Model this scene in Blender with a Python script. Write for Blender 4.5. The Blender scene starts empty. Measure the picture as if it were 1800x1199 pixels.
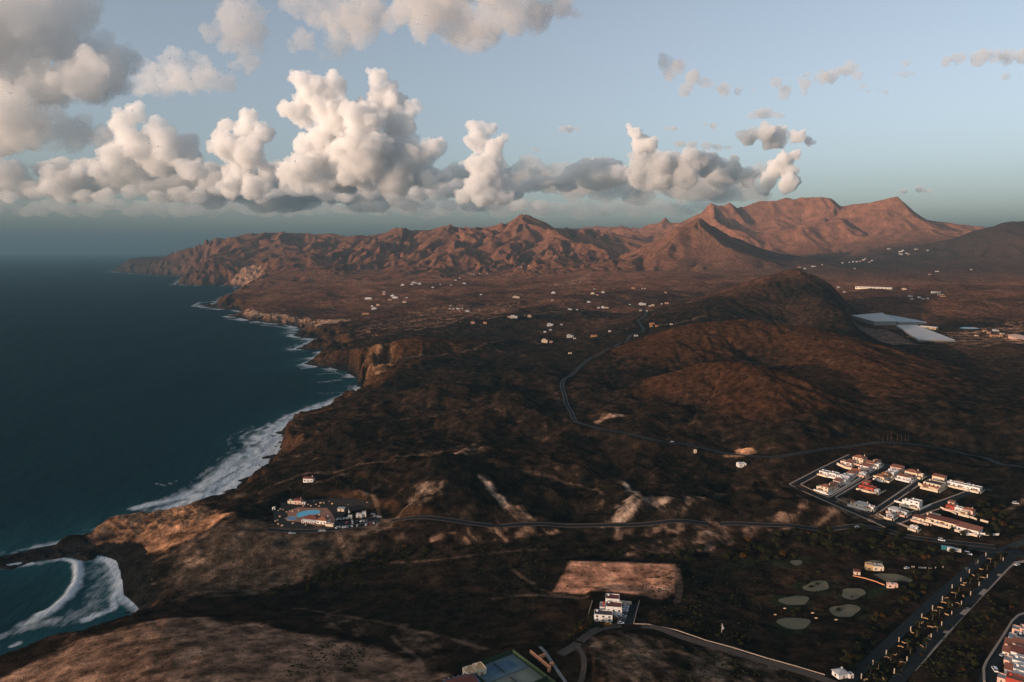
import bpy, bmesh, math, random
import numpy as np
import time
_t0 = time.time()
from mathutils import Vector, Matrix

# ------------------------------------------------------------------ camera, sky, sun, exposure
scene = bpy.context.scene
COL = scene.collection
FPX, HOR = 1300.0, 438.0                       # focal length and horizon line in photograph pixels
CAM_H = 300.0
PITCH = math.atan((599.5 - HOR) / FPX)
cam_data = bpy.data.cameras.new('camera')
cam = bpy.data.objects.new('camera', cam_data)
COL.objects.link(cam)
cam.location = (0, 0, CAM_H)
cam.rotation_euler = (math.pi / 2 - PITCH, 0, 0)
cam_data.sensor_width = 36.0
cam_data.lens = 36.0 * FPX / 1800.0
cam_data.clip_start = 1.0
cam_data.clip_end = 200000.0
scene.camera = cam

SUN_DIR = Vector((-0.83, -0.56, 0)).normalized()      # horizontal direction towards the sun
SUN_ELEV = math.radians(6.5)
world = bpy.data.worlds.new('World')
scene.world = world
world.use_nodes = True
wt = world.node_tree
for n in list(wt.nodes):
    wt.nodes.remove(n)
wo = wt.nodes.new('ShaderNodeOutputWorld')
bg = wt.nodes.new('ShaderNodeBackground')
sky = wt.nodes.new('ShaderNodeTexSky')
sky.sky_type = 'NISHITA'
sky.sun_disc = False
sky.sun_elevation = SUN_ELEV
# Blender's sky: rotation 0 puts the sun at +Y and turns clockwise seen from above
sky.sun_rotation = math.atan2(SUN_DIR.x, SUN_DIR.y)
sky.altitude = 300.0
sky.air_density = 0.74
sky.dust_density = 2.8
sky.ozone_density = 1.3
bg.inputs['Strength'].default_value = 0.15
hsv = wt.nodes.new('ShaderNodeHueSaturation')
hsv.inputs['Saturation'].default_value = 0.58
wt.links.new(sky.outputs[0], hsv.inputs['Color'])
wt.links.new(hsv.outputs[0], bg.inputs[0])
wt.links.new(bg.outputs[0], wo.inputs[0])

sun_data = bpy.data.lights.new('sun', 'SUN')
sun = bpy.data.objects.new('sun', sun_data)
COL.objects.link(sun)
sun_data.energy = 3.35
sun_data.angle = math.radians(0.6)
sun_data.color = (1.0, 0.68, 0.50)
to_sun = (SUN_DIR * math.cos(SUN_ELEV) + Vector((0, 0, math.sin(SUN_ELEV)))).normalized()
sun.rotation_euler = to_sun.to_track_quat('Z', 'Y').to_euler()
sun.location = (0, 0, 5000)

scene.view_settings.view_transform = 'Standard'
scene.view_settings.look = 'None'
scene.view_settings.exposure = 0.8
scene.view_settings.gamma = 1.0
scene.render.engine = 'CYCLES'
scene.cycles.max_bounces = 12
scene.cycles.diffuse_bounces = 2
scene.cycles.glossy_bounces = 2
scene.cycles.transmission_bounces = 2
scene.cycles.volume_bounces = 6
scene.cycles.transparent_max_bounces = 48
scene.cycles.use_denoising = True
scene.cycles.use_adaptive_sampling = True
scene.cycles.sample_clamp_indirect = 4.0
scene.cycles.adaptive_threshold = 0.008
try:
    scene.cycles.denoiser = 'OPENIMAGEDENOISE'
    scene.cycles.denoising_input_passes = 'RGB_ALBEDO_NORMAL'
    scene.cycles.denoising_prefilter = 'NONE'
except Exception:
    pass

# ------------------------------------------------------------------ helpers: picture to place
CP, SP = math.cos(PITCH), math.sin(PITCH)

def ray(u, v):
    a = (np.asarray(u, float) - 900.0) / FPX
    b = (599.5 - np.asarray(v, float)) / FPX
    yy = CP + b * SP
    return a / yy, (-SP + b * CP) / yy           # x and z per metre of forward distance

def at_depth(u, v, dist):
    a, c = ray(u, v)
    return a * dist, dist, CAM_H + c * dist

def at_z(u, v, z):
    a, c = ray(u, v)
    d = (z - CAM_H) / c
    return a * d, d

# ------------------------------------------------------------------ helpers: noise
def _hash(ix, iy, seed):
    h = ix.astype(np.uint32) * np.uint32(374761393) + iy.astype(np.uint32) * np.uint32(668265263) + np.uint32((seed * 974634777) & 0xFFFFFFFF)
    h = (h ^ (h >> np.uint32(13))) * np.uint32(1274126177)
    return h ^ (h >> np.uint32(16))

_ANG = np.linspace(0, 2 * math.pi, 257)[:256]
_GC, _GS = np.cos(_ANG).astype(np.float32), np.sin(_ANG).astype(np.float32)

def gnoise(x, y, seed=0):
    x = np.asarray(x, np.float32); y = np.asarray(y, np.float32)
    flx = np.floor(x); fly = np.floor(y)
    ix = flx.astype(np.int32); iy = fly.astype(np.int32)
    fx = x - flx; fy = y - fly
    ux = fx * fx * fx * (fx * (fx * 6 - 15) + 10); uy = fy * fy * fy * (fy * (fy * 6 - 15) + 10)
    def g(i, j):
        a = (_hash(ix + np.int32(i), iy + np.int32(j), seed) & np.uint32(255)).astype(np.uint8)
        return _GC[a] * (fx - i) + _GS[a] * (fy - j)
    n00, n10, n01, n11 = g(0, 0), g(1, 0), g(0, 1), g(1, 1)
    return 1.5 * ((n00 + (n10 - n00) * ux) * (1 - uy) + (n01 + (n11 - n01) * ux) * uy)

def fbm(x, y, octv=5, seed=0, gain=0.5):
    s = np.zeros(np.shape(x), np.float32); a = 1.0; f = 1.0
    for i in range(octv):
        s += a * gnoise(x * f + 17.3 * i, y * f - 9.1 * i, seed + i)
        a *= gain; f *= 2.03
    return s

def sstep(a, b, x):
    t = np.clip((x - a) / (b - a), 0, 1)
    return t * t * (3 - 2 * t)

def seg_dist(px, py, pts, attr=None):
    """distance to a polyline, optional per-vertex attributes interpolated at the nearest point"""
    px = np.asarray(px, np.float32); py = np.asarray(py, np.float32)
    best = np.full(px.shape, 1e18, np.float32)
    out = None if attr is None else np.zeros(px.shape, np.float32)
    for i in range(len(pts) - 1):
        ax, ay = float(pts[i][0]), float(pts[i][1]); bx, by = float(pts[i + 1][0]), float(pts[i + 1][1])
        dx, dy = bx - ax, by - ay
        L = dx * dx + dy * dy + 1e-9
        t = np.clip(((px - ax) * dx + (py - ay) * dy) / L, 0, 1)
        d = (px - ax - t * dx) ** 2 + (py - ay - t * dy) ** 2
        m = d < best
        best = np.where(m, d, best)
        if attr is not None:
            out = np.where(m, float(attr[i]) + float(attr[i + 1] - attr[i]) * t, out)
    best = np.sqrt(best)
    return best if attr is None else (best, out)

def in_poly(px, py, poly):
    c = np.zeros(px.shape, bool)
    n = len(poly)
    for i in range(n):
        x1, y1 = poly[i][0], poly[i][1]; x2, y2 = poly[(i + 1) % n][0], poly[(i + 1) % n][1]
        if y1 == y2:
            continue
        m = ((y1 > py) != (y2 > py)) & (px < (x2 - x1) * (py - y1) / (y2 - y1) + x1)
        c ^= m
    return c

# ------------------------------------------------------------------ coast line (sea level)
COAST_PX = [  # u, v, cliff height
 (520,464,60),(420,465,60),(320,468,60),(225,471,60),(196,476,20),(207,478,50),(233,480,60),(267,484,60),(327,487,50),
 (310,500,60),(360,503,60),(390,502,40),(423,505,25),(428,512,20),(400,523,25),(380,535,25),(353,538,4),(377,542,15),
 (413,545,20),(430,548,20),(400,556,3),(420,558,8),(433,562,20),(467,567,25),(500,571,25),(520,574,25),(533,580,20),
 (515,590,4),(533,594,8),(560,596,18),(547,605,12),(523,613,3),(540,616,6),(567,614,20),(573,623,30),(533,640,4),(560,644,15),
 (593,648,50),(620,660,70),(641,676,60),(622,696,25),(600,704,15),(567,717,15),(522,734,30),(513,750,35),(478,767,3),(500,761,30),
 (497,780,38),(500,792,35),(466,812,5),(480,812,20),(465,822,15),(430,846,15),(402,868,10),(365,886,6),(340,893,15),(300,904,18),
 (235,914,14),(185,928,12),(150,944,9),(80,961,9),(0,979,9),(-150,1006,9),(-160,1032,9),(0,991,10),(60,987,9),(120,978,8),(146,985,6),
 (172,975,2),(205,985,1),(213,1010,1),(218,1045,1),(243,1066,1),(246,1092,10),(190,1108,30),(60,1156,38),(0,1182,40),(-200,1270,40),(-600,1450,40)]
cx, cy = at_z([p[0] for p in COAST_PX], [p[1] for p in COAST_PX], 0.0)
COAST = list(zip(cx, cy)); CLIFF = [p[2] for p in COAST_PX]
COAST = [(2500.0, 16500.0), (-1500.0, 15500.0)] + COAST; CLIFF = [60, 60] + CLIFF
LAND = COAST + [(COAST[-1][0] - 200, -1500.0), (60000.0, -1500.0), (60000.0, 16500.0)]

# ------------------------------------------------------------------ ground elevation
CTRL = [  # u, v, z
 (230,1040,4),(200,985,3),(330,1030,6),(450,1022,11),(560,1010,15),(700,985,19),(900,962,25),(1100,948,30),(1300,962,34),(1500,965,38),
 (700,1060,28),(900,1080,33),(1080,1020,33),(1090,1090,36),(1300,1050,36),(1500,1050,40),(1700,1060,45),(1750,1190,48),(1500,1190,45),(1200,1180,46),(950,1199,46),
 (200,1125,45),(400,1115,46),(550,1130,44),(100,1190,46),(600,1195,50),(760,1155,38),(680,1110,31),(300,1085,43),
 (400,960,22),(560,930,26),(480,885,28),(640,915,28),(300,985,16),(420,1000,13),
 (700,900,36),(850,870,47),(1000,880,42),(1100,920,37),(1200,860,52),(1300,880,48),
 (1400,850,52),(1560,915,49),(1730,860,57),(1500,805,58),(1600,860,54),(1780,900,56),
 (1000,740,55),(1150,765,58),(1250,795,56),(1400,790,60),(1560,776,67),(1800,825,70),
 (560,820,34),(540,765,38),(600,735,42),(700,800,44),(800,760,50),(700,705,52),
 (900,700,58),(860,650,60),(1000,650,62),(1060,612,64),(1120,590,68),
 (800,560,66),(600,570,28),(950,600,66),(1100,540,82),(900,520,86),(700,520,70),(540,540,30),(600,500,75),(700,600,50),
 (1160,500,125),(1000,480,120),(800,480,112),(450,520,45),
 (1560,570,75),(1700,590,78),(1800,560,92),(1600,520,112),(1500,470,165),(1560,446,258),(1700,500,132),(1800,650,76),(1650,700,66),
 (1800,500,140),(700,465,150),(622,706,13),(585,722,15),(550,738,22),(655,690,22)]
NT, NR = 1000, 1050
TH = np.radians(np.linspace(-50, 50, NT))
R0, R1 = 240.0, 16000.0
LR = np.linspace(math.log(R0), math.log(R1), NR)
RR = np.exp(LR)
TT, LL = [q.astype(np.float32) for q in np.meshgrid(TH, LR)]                    # (NR, NT)
RG = np.exp(LL)
X = RG * np.sin(TT); Y = RG * np.cos(TT)
NTC, NRC = 430, 460                              # broad shapes are worked out on a coarser sheet
TC, LC = [q.astype(np.float32) for q in np.meshgrid(np.radians(np.linspace(-50, 50, NTC)), np.linspace(math.log(R0), math.log(R1), NRC))]
RC = np.exp(LC); XC = RC * np.sin(TC); YC = RC * np.cos(TC)

def up(a):
    """coarse sheet to fine sheet"""
    b = np.linspace(0, NRC - 1.001, NR); j = b.astype(int); fb = (b - j).astype(np.float32)[:, None]
    t = a[j] * (1 - fb) + a[j + 1] * fb
    c = np.linspace(0, NTC - 1.001, NT); i = c.astype(int); fc = (c - i).astype(np.float32)[None, :]
    return t[:, i] * (1 - fc) + t[:, i + 1] * fc

def tps_fit(pu, pv, pz):
    n = len(pu)
    d2 = (pu[:, None] - pu) ** 2 + (pv[:, None] - pv) ** 2 + 1e-12
    K = 0.5 * d2 * np.log(d2) + np.eye(n) * 0.02
    P = np.column_stack([np.ones(n), pu, pv])
    A = np.block([[K, P], [P.T, np.zeros((3, 3))]])
    return np.linalg.solve(A, np.concatenate([pz, np.zeros(3)]))

qx, qy = at_z([c[0] for c in CTRL], [c[1] for c in CTRL], np.array([c[2] for c in CTRL], float))
qz = np.array([c[2] for c in CTRL], float)
extra = np.array([(9000, 7000, 220), (4000, 11000, 200), (-500, 11000, 200), (900, 300, 50), (-250, 320, 46), (600, 200, 48), (0, 200, 48)], float)
qx = np.concatenate([qx, extra[:, 0]]); qy = np.concatenate([qy, extra[:, 1]]); qz = np.concatenate([qz, extra[:, 2]])
pu = np.arctan2(qx, qy) * 2.0; pv = np.log(np.hypot(qx, qy))
W = tps_fit(pu, pv, qz)

def base_z(x, y):
    a = np.arctan2(x, y) * 2.0; l = np.log(np.hypot(x, y) + 1.0)
    s = W[-3] + W[-2] * a + W[-1] * l
    for i in range(len(pu)):
        d2 = (a - pu[i]) ** 2 + (l - pv[i]) ** 2 + 1e-12
        s = s + W[i] * 0.5 * d2 * np.log(d2)
    return s

EC = np.clip(base_z(XC, YC), 2.0, 330.0).astype(np.float32)
E = up(EC)

RIDGES = [  # points (u, v, km), width m, power
 ([(230,468,9.8),(330,441,9.2),(430,411,8.6),(500,409,8.4),(560,411,8.2),(620,419,8.0),(700,409,7.8),(780,403,7.6),(850,398,7.4),(900,396,7.3),(925,385,7.3),(960,400,7.4),(1010,405,7.6)],1250,1.15),
 ([(345,480,7.0),(375,460,7.1),(410,442,7.3),(450,428,7.7)],420,1.2),
 ([(470,430,7.6),(540,446,6.8),(580,468,6.1)],380,1.1),
 ([(700,409,7.8),(690,440,6.6),(660,472,5.9)],380,1.1),
 ([(790,404,7.5),(800,430,6.6),(790,458,5.9)],350,1.1),
 ([(925,386,7.3),(900,420,6.5),(880,450,5.9)],350,1.1),
 ([(1020,403,12),(1060,398,12),(1085,396,11.6),(1110,398,11.5),(1130,403,11)],700,1.1),
 ([(1045,405,9.6),(1070,401,9.4),(1095,398,9.2),(1115,404,9.0)],420,1.0),
 ([(1130,396,10),(1163,379,10),(1195,389,9.8)],650,1.0),
 ([(1180,401,8.5),(1215,384,8.6),(1243,366,8.7),(1270,359,8.8),(1278,353,8.8),(1284,356,8.8),(1294,363,8.8),(1340,351,9.0),(1400,345,9.0),(1458,345,8.9),(1476,358,8.9),(1530,356,8.6),(1565,351,8.4),(1585,355,8.4),(1622,385,8.4),(1680,394,8.4),(1735,401,8.4),(1850,412,8.4)],1050,1.0),
 ([(1243,366,8.7),(1255,380,8.1),(1285,402,7.6),(1302,414,7.3)],330,1.0),
 ([(1310,414,7.5),(1400,401,7.6),(1480,388,7.8),(1540,374,8.1)],420,1.15),
 ([(1580,356,8.4),(1600,390,7.9),(1640,415,7.5),(1680,428,7.2)],350,1.1),
 ([(1480,388,7.8),(1500,410,7.4),(1540,430,7.1)],300,1.1),
 ([(1000,494,4.9),(1080,463,5.1),(1150,431,5.3),(1190,408,5.4),(1225,392,5.5),(1250,395,5.65),(1300,425,5.9),(1350,450,6.2),(1420,463,6.5)],480,1.0),
 ([(1225,392,5.5),(1255,425,5.2),(1290,455,4.9),(1320,475,4.6)],420,1.0),
 ([(1190,408,5.4),(1170,445,5.0),(1140,480,4.6)],300,1.1),
 ([(1440,478,5.0),(1560,456,5.6),(1640,437,5.8),(1700,411,5.9),(1770,389,6.0),(1850,387,6.0),(2050,380,6.0)],700,1.1),
 ([(1225,548,2.05),(1300,512,2.3),(1350,491,2.4),(1395,483,2.45)],225,1.9),
 ([(1395,483,2.45),(1440,516,2.2),(1475,560,1.9)],135,1.8),
 ([(1180,600,1.5),(1230,570,1.58),(1330,564,1.6),(1400,575,1.57),(1480,597,1.43),(1510,622,1.33),(1540,670,1.17)],165,1.9),
 ([(1110,722,1.07),(1160,690,1.13),(1210,657,1.18),(1260,638,1.2),(1310,638,1.18),(1345,659,1.10),(1365,718,.985),(1385,774,.905)],115,1.8),
 ([(593,628,1.64),(650,606,1.72),(740,590,1.75),(800,600,1.75),(860,640,1.6)],150,1.3),
 ([(680,660,1.45),(720,640,1.55),(760,625,1.62)],80,1.3),
 ([(512,757,1.08),(562,735,1.15),(622,722,1.19),(700,697,1.27)],70,1.6),
 ([(182,914,.757),(235,893,.792),(300,885,.805),(345,893,.795),(372,915,.76)],30,2.0),
 ([(160,938,.738),(80,957,.712),(0,977,.686),(-100,998,.665)],14,2.0),
 ([(780,900,.775),(850,858,.85),(880,835,.9)],60,1.6),
 ([(930,870,.83),(960,838,.89)],55,1.6),
 ([(1090,912,.755),(1150,900,.765),(1200,912,.75)],26,1.8),
 ([(1040,860,.85),(1090,820,.91)],60,1.5),
 ([(1220,850,.84),(1300,838,.86),(1360,860,.82)],55,1.6),
 ([(1430,745,1.02),(1500,722,1.1),(1560,705,1.17)],75,1.5),
 ([(1600,770,.98),(1640,730,1.08),(1700,690,1.2),(1760,670,1.28)],80,1.5),
 ([(1560,640,1.45),(1650,655,1.4),(1760,680,1.3)],90,1.5),
]
wx = XC + RC * 0.007 * fbm(XC / RC * 14, LC * 12, 3, 5)
wy = YC + RC * 0.012 * fbm(XC / RC * 14, LC * 12, 3, 11)
acc = np.zeros_like(XC); frac = np.zeros_like(XC); crest = np.zeros_like(XC)
for pts, w, pw in RIDGES:
    P3 = [at_depth(u, v, d * 1000.0) for u, v, d in pts]
    zz = [p[2] for p in P3]
    d, zr = seg_dist(wx if w > 60 else XC, wy if w > 60 else YC, P3, zz)
    c = np.maximum(zr - EC, 0) * np.exp(-(d / w) ** pw)
    acc += c ** 5
    if pts[0][2] > 4:
        crest = np.maximum(crest, np.exp(-(d / w) ** pw) * np.clip((zr - EC) / 150, 0, 1))
    if pts[0][2] < 1.9 and w > 50:
        frac = np.maximum(frac, np.exp(-(d / w) ** pw) * np.clip((zr - EC) / 30, 0, 1))
ridge = up(acc ** 0.2); frac = up(frac); crest = up(crest)
H = E + ridge
print('ridges done', round(time.time() - _t0, 1))

# erosion: gullies that run down the slope, several octaves
def polar_grad(h):
    dl = LR[1] - LR[0]; dt = TH[1] - TH[0]
    dhr = np.gradient(h, dl, axis=0) / RG
    dht = np.gradient(h, dt, axis=1) / RG
    gx = dhr * np.sin(TT) + dht * np.cos(TT)
    gy = dhr * np.cos(TT) - dht * np.sin(TT)
    return gx, gy

def gully(x, y, dx, dy, cell, seed, freq=0.95):
    px = x / cell; py = y / cell
    flx = np.floor(px); fly = np.floor(py)
    ix = flx.astype(np.int32); iy = fly.astype(np.int32)
    fx = px - flx; fy = py - fly
    s = np.zeros_like(x); wsum = np.zeros_like(x)
    for i in range(-1, 2):
        for j in range(-1, 2):
            hh = _hash(ix + np.int32(i), iy + np.int32(j), seed)
            jx = (hh & np.uint32(0xFFFF)).astype(np.float32) / 65536.0; jy = (hh >> np.uint32(16)).astype(np.float32) / 65536.0
            ox = fx - i - (0.2 + 0.6 * jx); oy = fy - j - (0.2 + 0.6 * jy)
            r2 = ox * ox + oy * oy
            w = np.maximum(1 - r2 / 1.6, 0) ** 3
            s += w * np.cos((2 * math.pi * freq) * (ox * dx + oy * dy))
            wsum += w
    return s / (wsum + 1e-4)

def blur(h, n):
    for _ in range(n):
        h = h.copy()
        h[1:-1] = 0.25 * h[:-2] + 0.5 * h[1:-1] + 0.25 * h[2:]
        h[:, 1:-1] = 0.25 * h[:, :-2] + 0.5 * h[:, 1:-1] + 0.25 * h[:, 2:]
    return h

ER_X = X + 60 * fbm(X / 300, Y / 300, 2, 13) * np.clip(RG / 5000, 0.1, 1); ER_Y = Y + 60 * fbm(X / 300, Y / 300, 2, 17) * np.clip(RG / 5000, 0.1, 1)
Hs = H.copy()
ero = np.zeros_like(H)
amp_rel = np.clip(ridge / 60.0, 0.0, 1.0)
right_m = sstep(0.10, 0.20, TT)                  # the massif on this side is smoother than the coastal range
ero_s = np.zeros_like(H)
for cell, amp, seed, lo, hi, nb, fq in [(1100, 34, 1, 3600, 5200, 14, 1.0), (900, 42, 2, 3300, 4800, 14, 2.1), (420, 11, 3, 2600, 4600, 8, 2.0), (190, 3.0, 4, 2000, 3600, 3, 2.0), (130, 3.2, 9, 640, 1000, 4, 1.9), (60, 1.5, 6, 350, 650, 3, 1.8), (26, 0.5, 8, 300, 450, 2, 1.6)]:
    gx, gy = polar_grad(blur(Hs, nb))
    sl = np.hypot(gx, gy) + 1e-5
    g = gully(ER_X, ER_Y, -gy / sl, gx / sl, cell, seed, fq)
    a = amp * np.clip(sl / 0.16, 0.03, 1.3) * (0.3 + 0.7 * amp_rel) * sstep(lo, hi, RG) * (1.0 if cell > 150 else (1 - sstep(2500, 4000, RG)))
    if cell > 100:
        a = a * (1 - 0.75 * crest ** 9)
        a = a * np.where(cell > 500, 1 - 0.62 * right_m, 1 - 0.75 * right_m)
        a = a * np.clip(ridge / (amp * 1.6), 0, 1)
    Hs = Hs + a * g
    ero += a * g / amp
    if cell < 150:
        ero_s += g * (0.6 if cell > 100 else 0.4)
print('erosion done', round(time.time() - _t0, 1))
far_q = 1 - sstep(2200, 5000, RG)
rough = fbm(X / 160, Y / 160, 5, 31) * 3.4 * (0.35 + 0.65 * far_q) + fbm(X / 48, Y / 48, 5, 37, 0.55) * 1.5 * far_q
rough *= np.clip(RG / 900, 0.4, 1.3)
rough += fbm(X / 700, Y / 700, 4, 41) * 12 * sstep(1200, 3000, RG) * (1 - 0.5 * right_m)
shore_q = sstep(15, 130, up(seg_dist(XC, YC, COAST)))
hum_m = shore_q * sstep(640, 760, RG) * (1 - sstep(1150, 1700, RG)) * (0.35 + 0.65 * (1 - np.clip(ridge / 30, 0, 1)))
hum = fbm(X / 150, Y / 150, 3, 101) * 14 + (0.5 - np.abs(fbm(X / 75, Y / 75, 4, 103))) * 8
roll_m = sstep(1500, 2300, RG) * (1 - sstep(5200, 7000, RG)) * (1 - np.clip(ridge / 60, 0, 0.85))
roll = fbm(X / 420, Y / 420, 3, 121) * 13 + (0.5 - np.abs(fbm(X / 210, Y / 210, 4, 123))) * 11
H = Hs + rough + hum * hum_m + roll * roll_m

# plateau and flat spots keep level ground
def poly_w(px_list, z):
    xs, ys = at_z([p[0] for p in px_list], [p[1] for p in px_list], z)
    return list(zip(xs, ys))

FLATS = [  # picture polygon, level (None: tilted plane of the base), soft edge m
 ([(1385,852),(1492,795),(1560,800),(1740,850),(1760,862),(1760,945),(1690,955),(1560,922)], None, 25),
 ([(970,1040),(1000,985),(1190,995),(1195,1060)], 33.5, 12),
 ([(1030,1100),(1045,1035),(1130,1040),(1135,1105)], 36.0, 10),
 ([(770,1210),(900,1140),(1010,1170),(1060,1260),(700,1260)], 42.5, 14),
 ([(490,915),(500,880),(600,880),(690,905),(680,930),(520,940)], 27.5, 14),
 ([(1505,562),(1530,552),(1700,590),(1680,605),(1560,605)], 76.0, 90),
 ([(1700,1230),(1740,1130),(1790,1080),(1900,1070),(1950,1230)], 48.0, 12),
]
FLAT_W = []
for poly, z, soft in FLATS:
    zc = z if z is not None else 53.0
    pw_ = poly_w(poly, zc)
    ins = in_poly(X, Y, pw_)
    d = seg_dist(X, Y, pw_ + [pw_[0]])
    m = np.where(ins, 1.0, 1.0 - sstep(0, soft, d))
    tgt = E if z is None else z
    if z == 33.5:                                # the playing field tips a little towards the evening sun
        tgt = z + 0.035 * ((X - np.mean([q[0] for q in pw_])) * 0.83 + (Y - np.mean([q[1] for q in pw_])) * 0.56)
    H = H * (1 - m) + tgt * m
    FLAT_W.append((pw_, zc))

# the sandstone headland by the bay is craggy
jx, jy = at_z(265, 915, 12.0)
jm = np.exp(-(((X - jx) / 85) ** 2 + ((Y - jy) / 40) ** 2) ** 2)
H = H + jm * (np.abs(fbm(X / 16, Y / 16, 4, 65)) * 5.0 - 1.5)
# coast profile
d_c, c_cliff = seg_dist(XC, YC, COAST, CLIFF)
c_num = np.zeros_like(XC); c_den = np.zeros_like(XC)
for (ax, ay), cc in zip(COAST, CLIFF):
    w_ = 1.0 / ((XC - float(ax)) ** 2 + (YC - float(ay)) ** 2 + 300.0) ** 1.2
    c_num += w_ * cc; c_den += w_
c_soft = c_num / c_den
near_ = np.exp(-d_c / 25.0)
c_cliff = up(c_cliff * near_ + c_soft * (1 - near_))
dw = up(d_c * np.where(in_poly(XC, YC, LAND), 1, -1))
d_coast = np.abs(dw)
wig = fbm(X / 60, Y / 60, 4, 51) * np.clip(RG * 0.012, 5, 40) * sstep(2, 20, c_cliff) * 0.6
wig += fbm(X / 14, Y / 14, 3, 53) * 3.0 * sstep(2, 12, c_cliff)
dw = dw + wig * np.exp(-np.abs(dw) / 90)
scale = np.clip(RG / 900, 0.8, 4.0)
rockn = fbm(X / 22, Y / 22, 4, 57)
wpl = np.clip(26 * scale * (0.42 + 1.4 * fbm(X / 80, Y / 80, 3, 61)), 1.0, 70) * sstep(2.5, 6, c_cliff)
crag = 1 + 0.45 * fbm(X / 24, Y / 24, 4, 63) * (RG < 4000)
dz_ = np.maximum(dw - wpl, 0)
cl = c_cliff * crag * (1 - np.exp(-dz_ / (10 * scale))) + 0.42 * dz_ * np.clip(c_cliff / 12, 0.25, 1.0) + 0.0012 * dz_ * dz_ + np.minimum(dw, wpl) * 0.12 + 0.3
k = 6.0
hh = np.clip(0.5 + 0.5 * (cl - H) / k, 0, 1)
Hc = cl * (1 - hh) + H * hh - k * hh * (1 - hh)
shelf = (-0.2 - 0.10 * np.minimum(-dw, 200)) + np.maximum(rockn - 0.15, 0) * 7.0 * np.exp(np.minimum(dw, 0) / 14.0) * sstep(2, 5, c_cliff)
H = np.where(dw > 0, np.maximum(Hc, 0.25) + np.maximum(rockn, 0) * 4.5 * np.exp(-np.maximum(dw, 0) / (10.0 + wpl)) * sstep(2, 5, c_cliff), shelf)
print('coast done', round(time.time() - _t0, 1))
# ------------------------------------------------------------------ ground lookup
def ground(x, y):
    x = np.asarray(x, float); y = np.asarray(y, float)
    th = np.arctan2(x, y); lr = np.log(np.hypot(x, y))
    a = np.clip((th - TH[0]) / (TH[1] - TH[0]), 0, NT - 1.001); b = np.clip((lr - LR[0]) / (LR[1] - LR[0]), 0, NR - 1.001)
    i = a.astype(int); j = b.astype(int); fa = a - i; fb = b - j
    return (H[j, i] * (1 - fa) + H[j, i + 1] * fa) * (1 - fb) + (H[j + 1, i] * (1 - fa) + H[j + 1, i + 1] * fa) * fb

def pix(u, v, off=0.0):
    """the place on the ground that the picture shows at u, v"""
    a, c = ray(u, v)
    d = np.exp(np.linspace(math.log(260), math.log(15500), 1600))
    x = a * d; z = CAM_H + c * d
    g = np.maximum(ground(x, d), 0.0)
    below = np.nonzero(z < g + off)[0]
    k_ = below[0] if len(below) else len(d) - 1
    if k_ > 0:
        f0 = z[k_ - 1] - g[k_ - 1]; f1 = z[k_] - g[k_]
        t = f0 / (f0 - f1 + 1e-9)
        dd = d[k_ - 1] + (d[k_] - d[k_ - 1]) * t
    else:
        dd = d[0]
    return float(a * dd), float(dd), float(max(ground(a * dd, dd), 0.0))

# ------------------------------------------------------------------ roads: centre lines, and the bench each one cuts into the ground
def spline(pts, step):
    P = np.array(pts, float)
    P = np.vstack([2 * P[0] - P[1], P, 2 * P[-1] - P[-2]])
    out = []
    for i in range(1, len(P) - 2):
        L = np.hypot(*(P[i + 1][:2] - P[i][:2])); n = max(2, int(L / step))
        for t in np.linspace(0, 1, n, endpoint=False):
            a, b, c, d = P[i - 1], P[i], P[i + 1], P[i + 2]
            out.append(0.5 * ((2 * b) + (c - a) * t + (2 * a - 5 * b + 4 * c - d) * t * t + (3 * b - a - 3 * c + d) * t ** 3))
    out.append(P[-2])
    return np.array(out)

ROADS = {  # picture points, width m, bench shoulder m
 'country_road': ([(1086,522),(1108,535),(1128,543),(1136,550),(1122,563),(1131,582),(1108,591),(1070,612),(1027,639),(996,662),(988,676),(993,696),(1004,724),(1013,740),(1049,751),(1093,760),(1149,772),(1204,783),(1271,798),(1307,801),(1360,801),(1400,796),(1467,788),(1533,779),(1573,777),(1622,783),(1689,800),(1756,816),(1800,824),(1900,848)], 6.6, 7),
 'coast_road': ([(470,930),(520,934),(560,933),(600,929),(640,923),(671,917),(716,910),(760,910),(804,917),(849,922),(893,924),(960,921),(1039,925),(1136,921),(1261,922),(1400,925),(1480,928),(1540,930),(1600,944),(1680,954),(1750,962)], 6.5, 4),
 'dirt_road': ([(985,1150),(1010,1136),(1042,1110),(1082,1101),(1140,1104),(1198,1119),(1285,1145),(1400,1179),(1480,1206)], 6.5, 3),
 'dirt_track': ([(1012,1134),(1022,1146),(1027,1165),(1021,1199),(1005,1240)], 3.5, 2),
 'avenue_west': ([(1470,1218),(1520,1171),(1600,1095),(1659,1040),(1729,980),(1752,967)], 7.0, 3),
 'avenue_east': ([(1560,1215),(1611,1160),(1649,1116),(1689,1076),(1729,1032),(1767,992),(1790,970)], 7.0, 3),
 'terrace_street': ([(1735,1215),(1738,1193),(1746,1170),(1764,1141),(1781,1116),(1793,1092),(1806,1080)], 9.0, 3),
}
ROAD_LINE = {}
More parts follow.
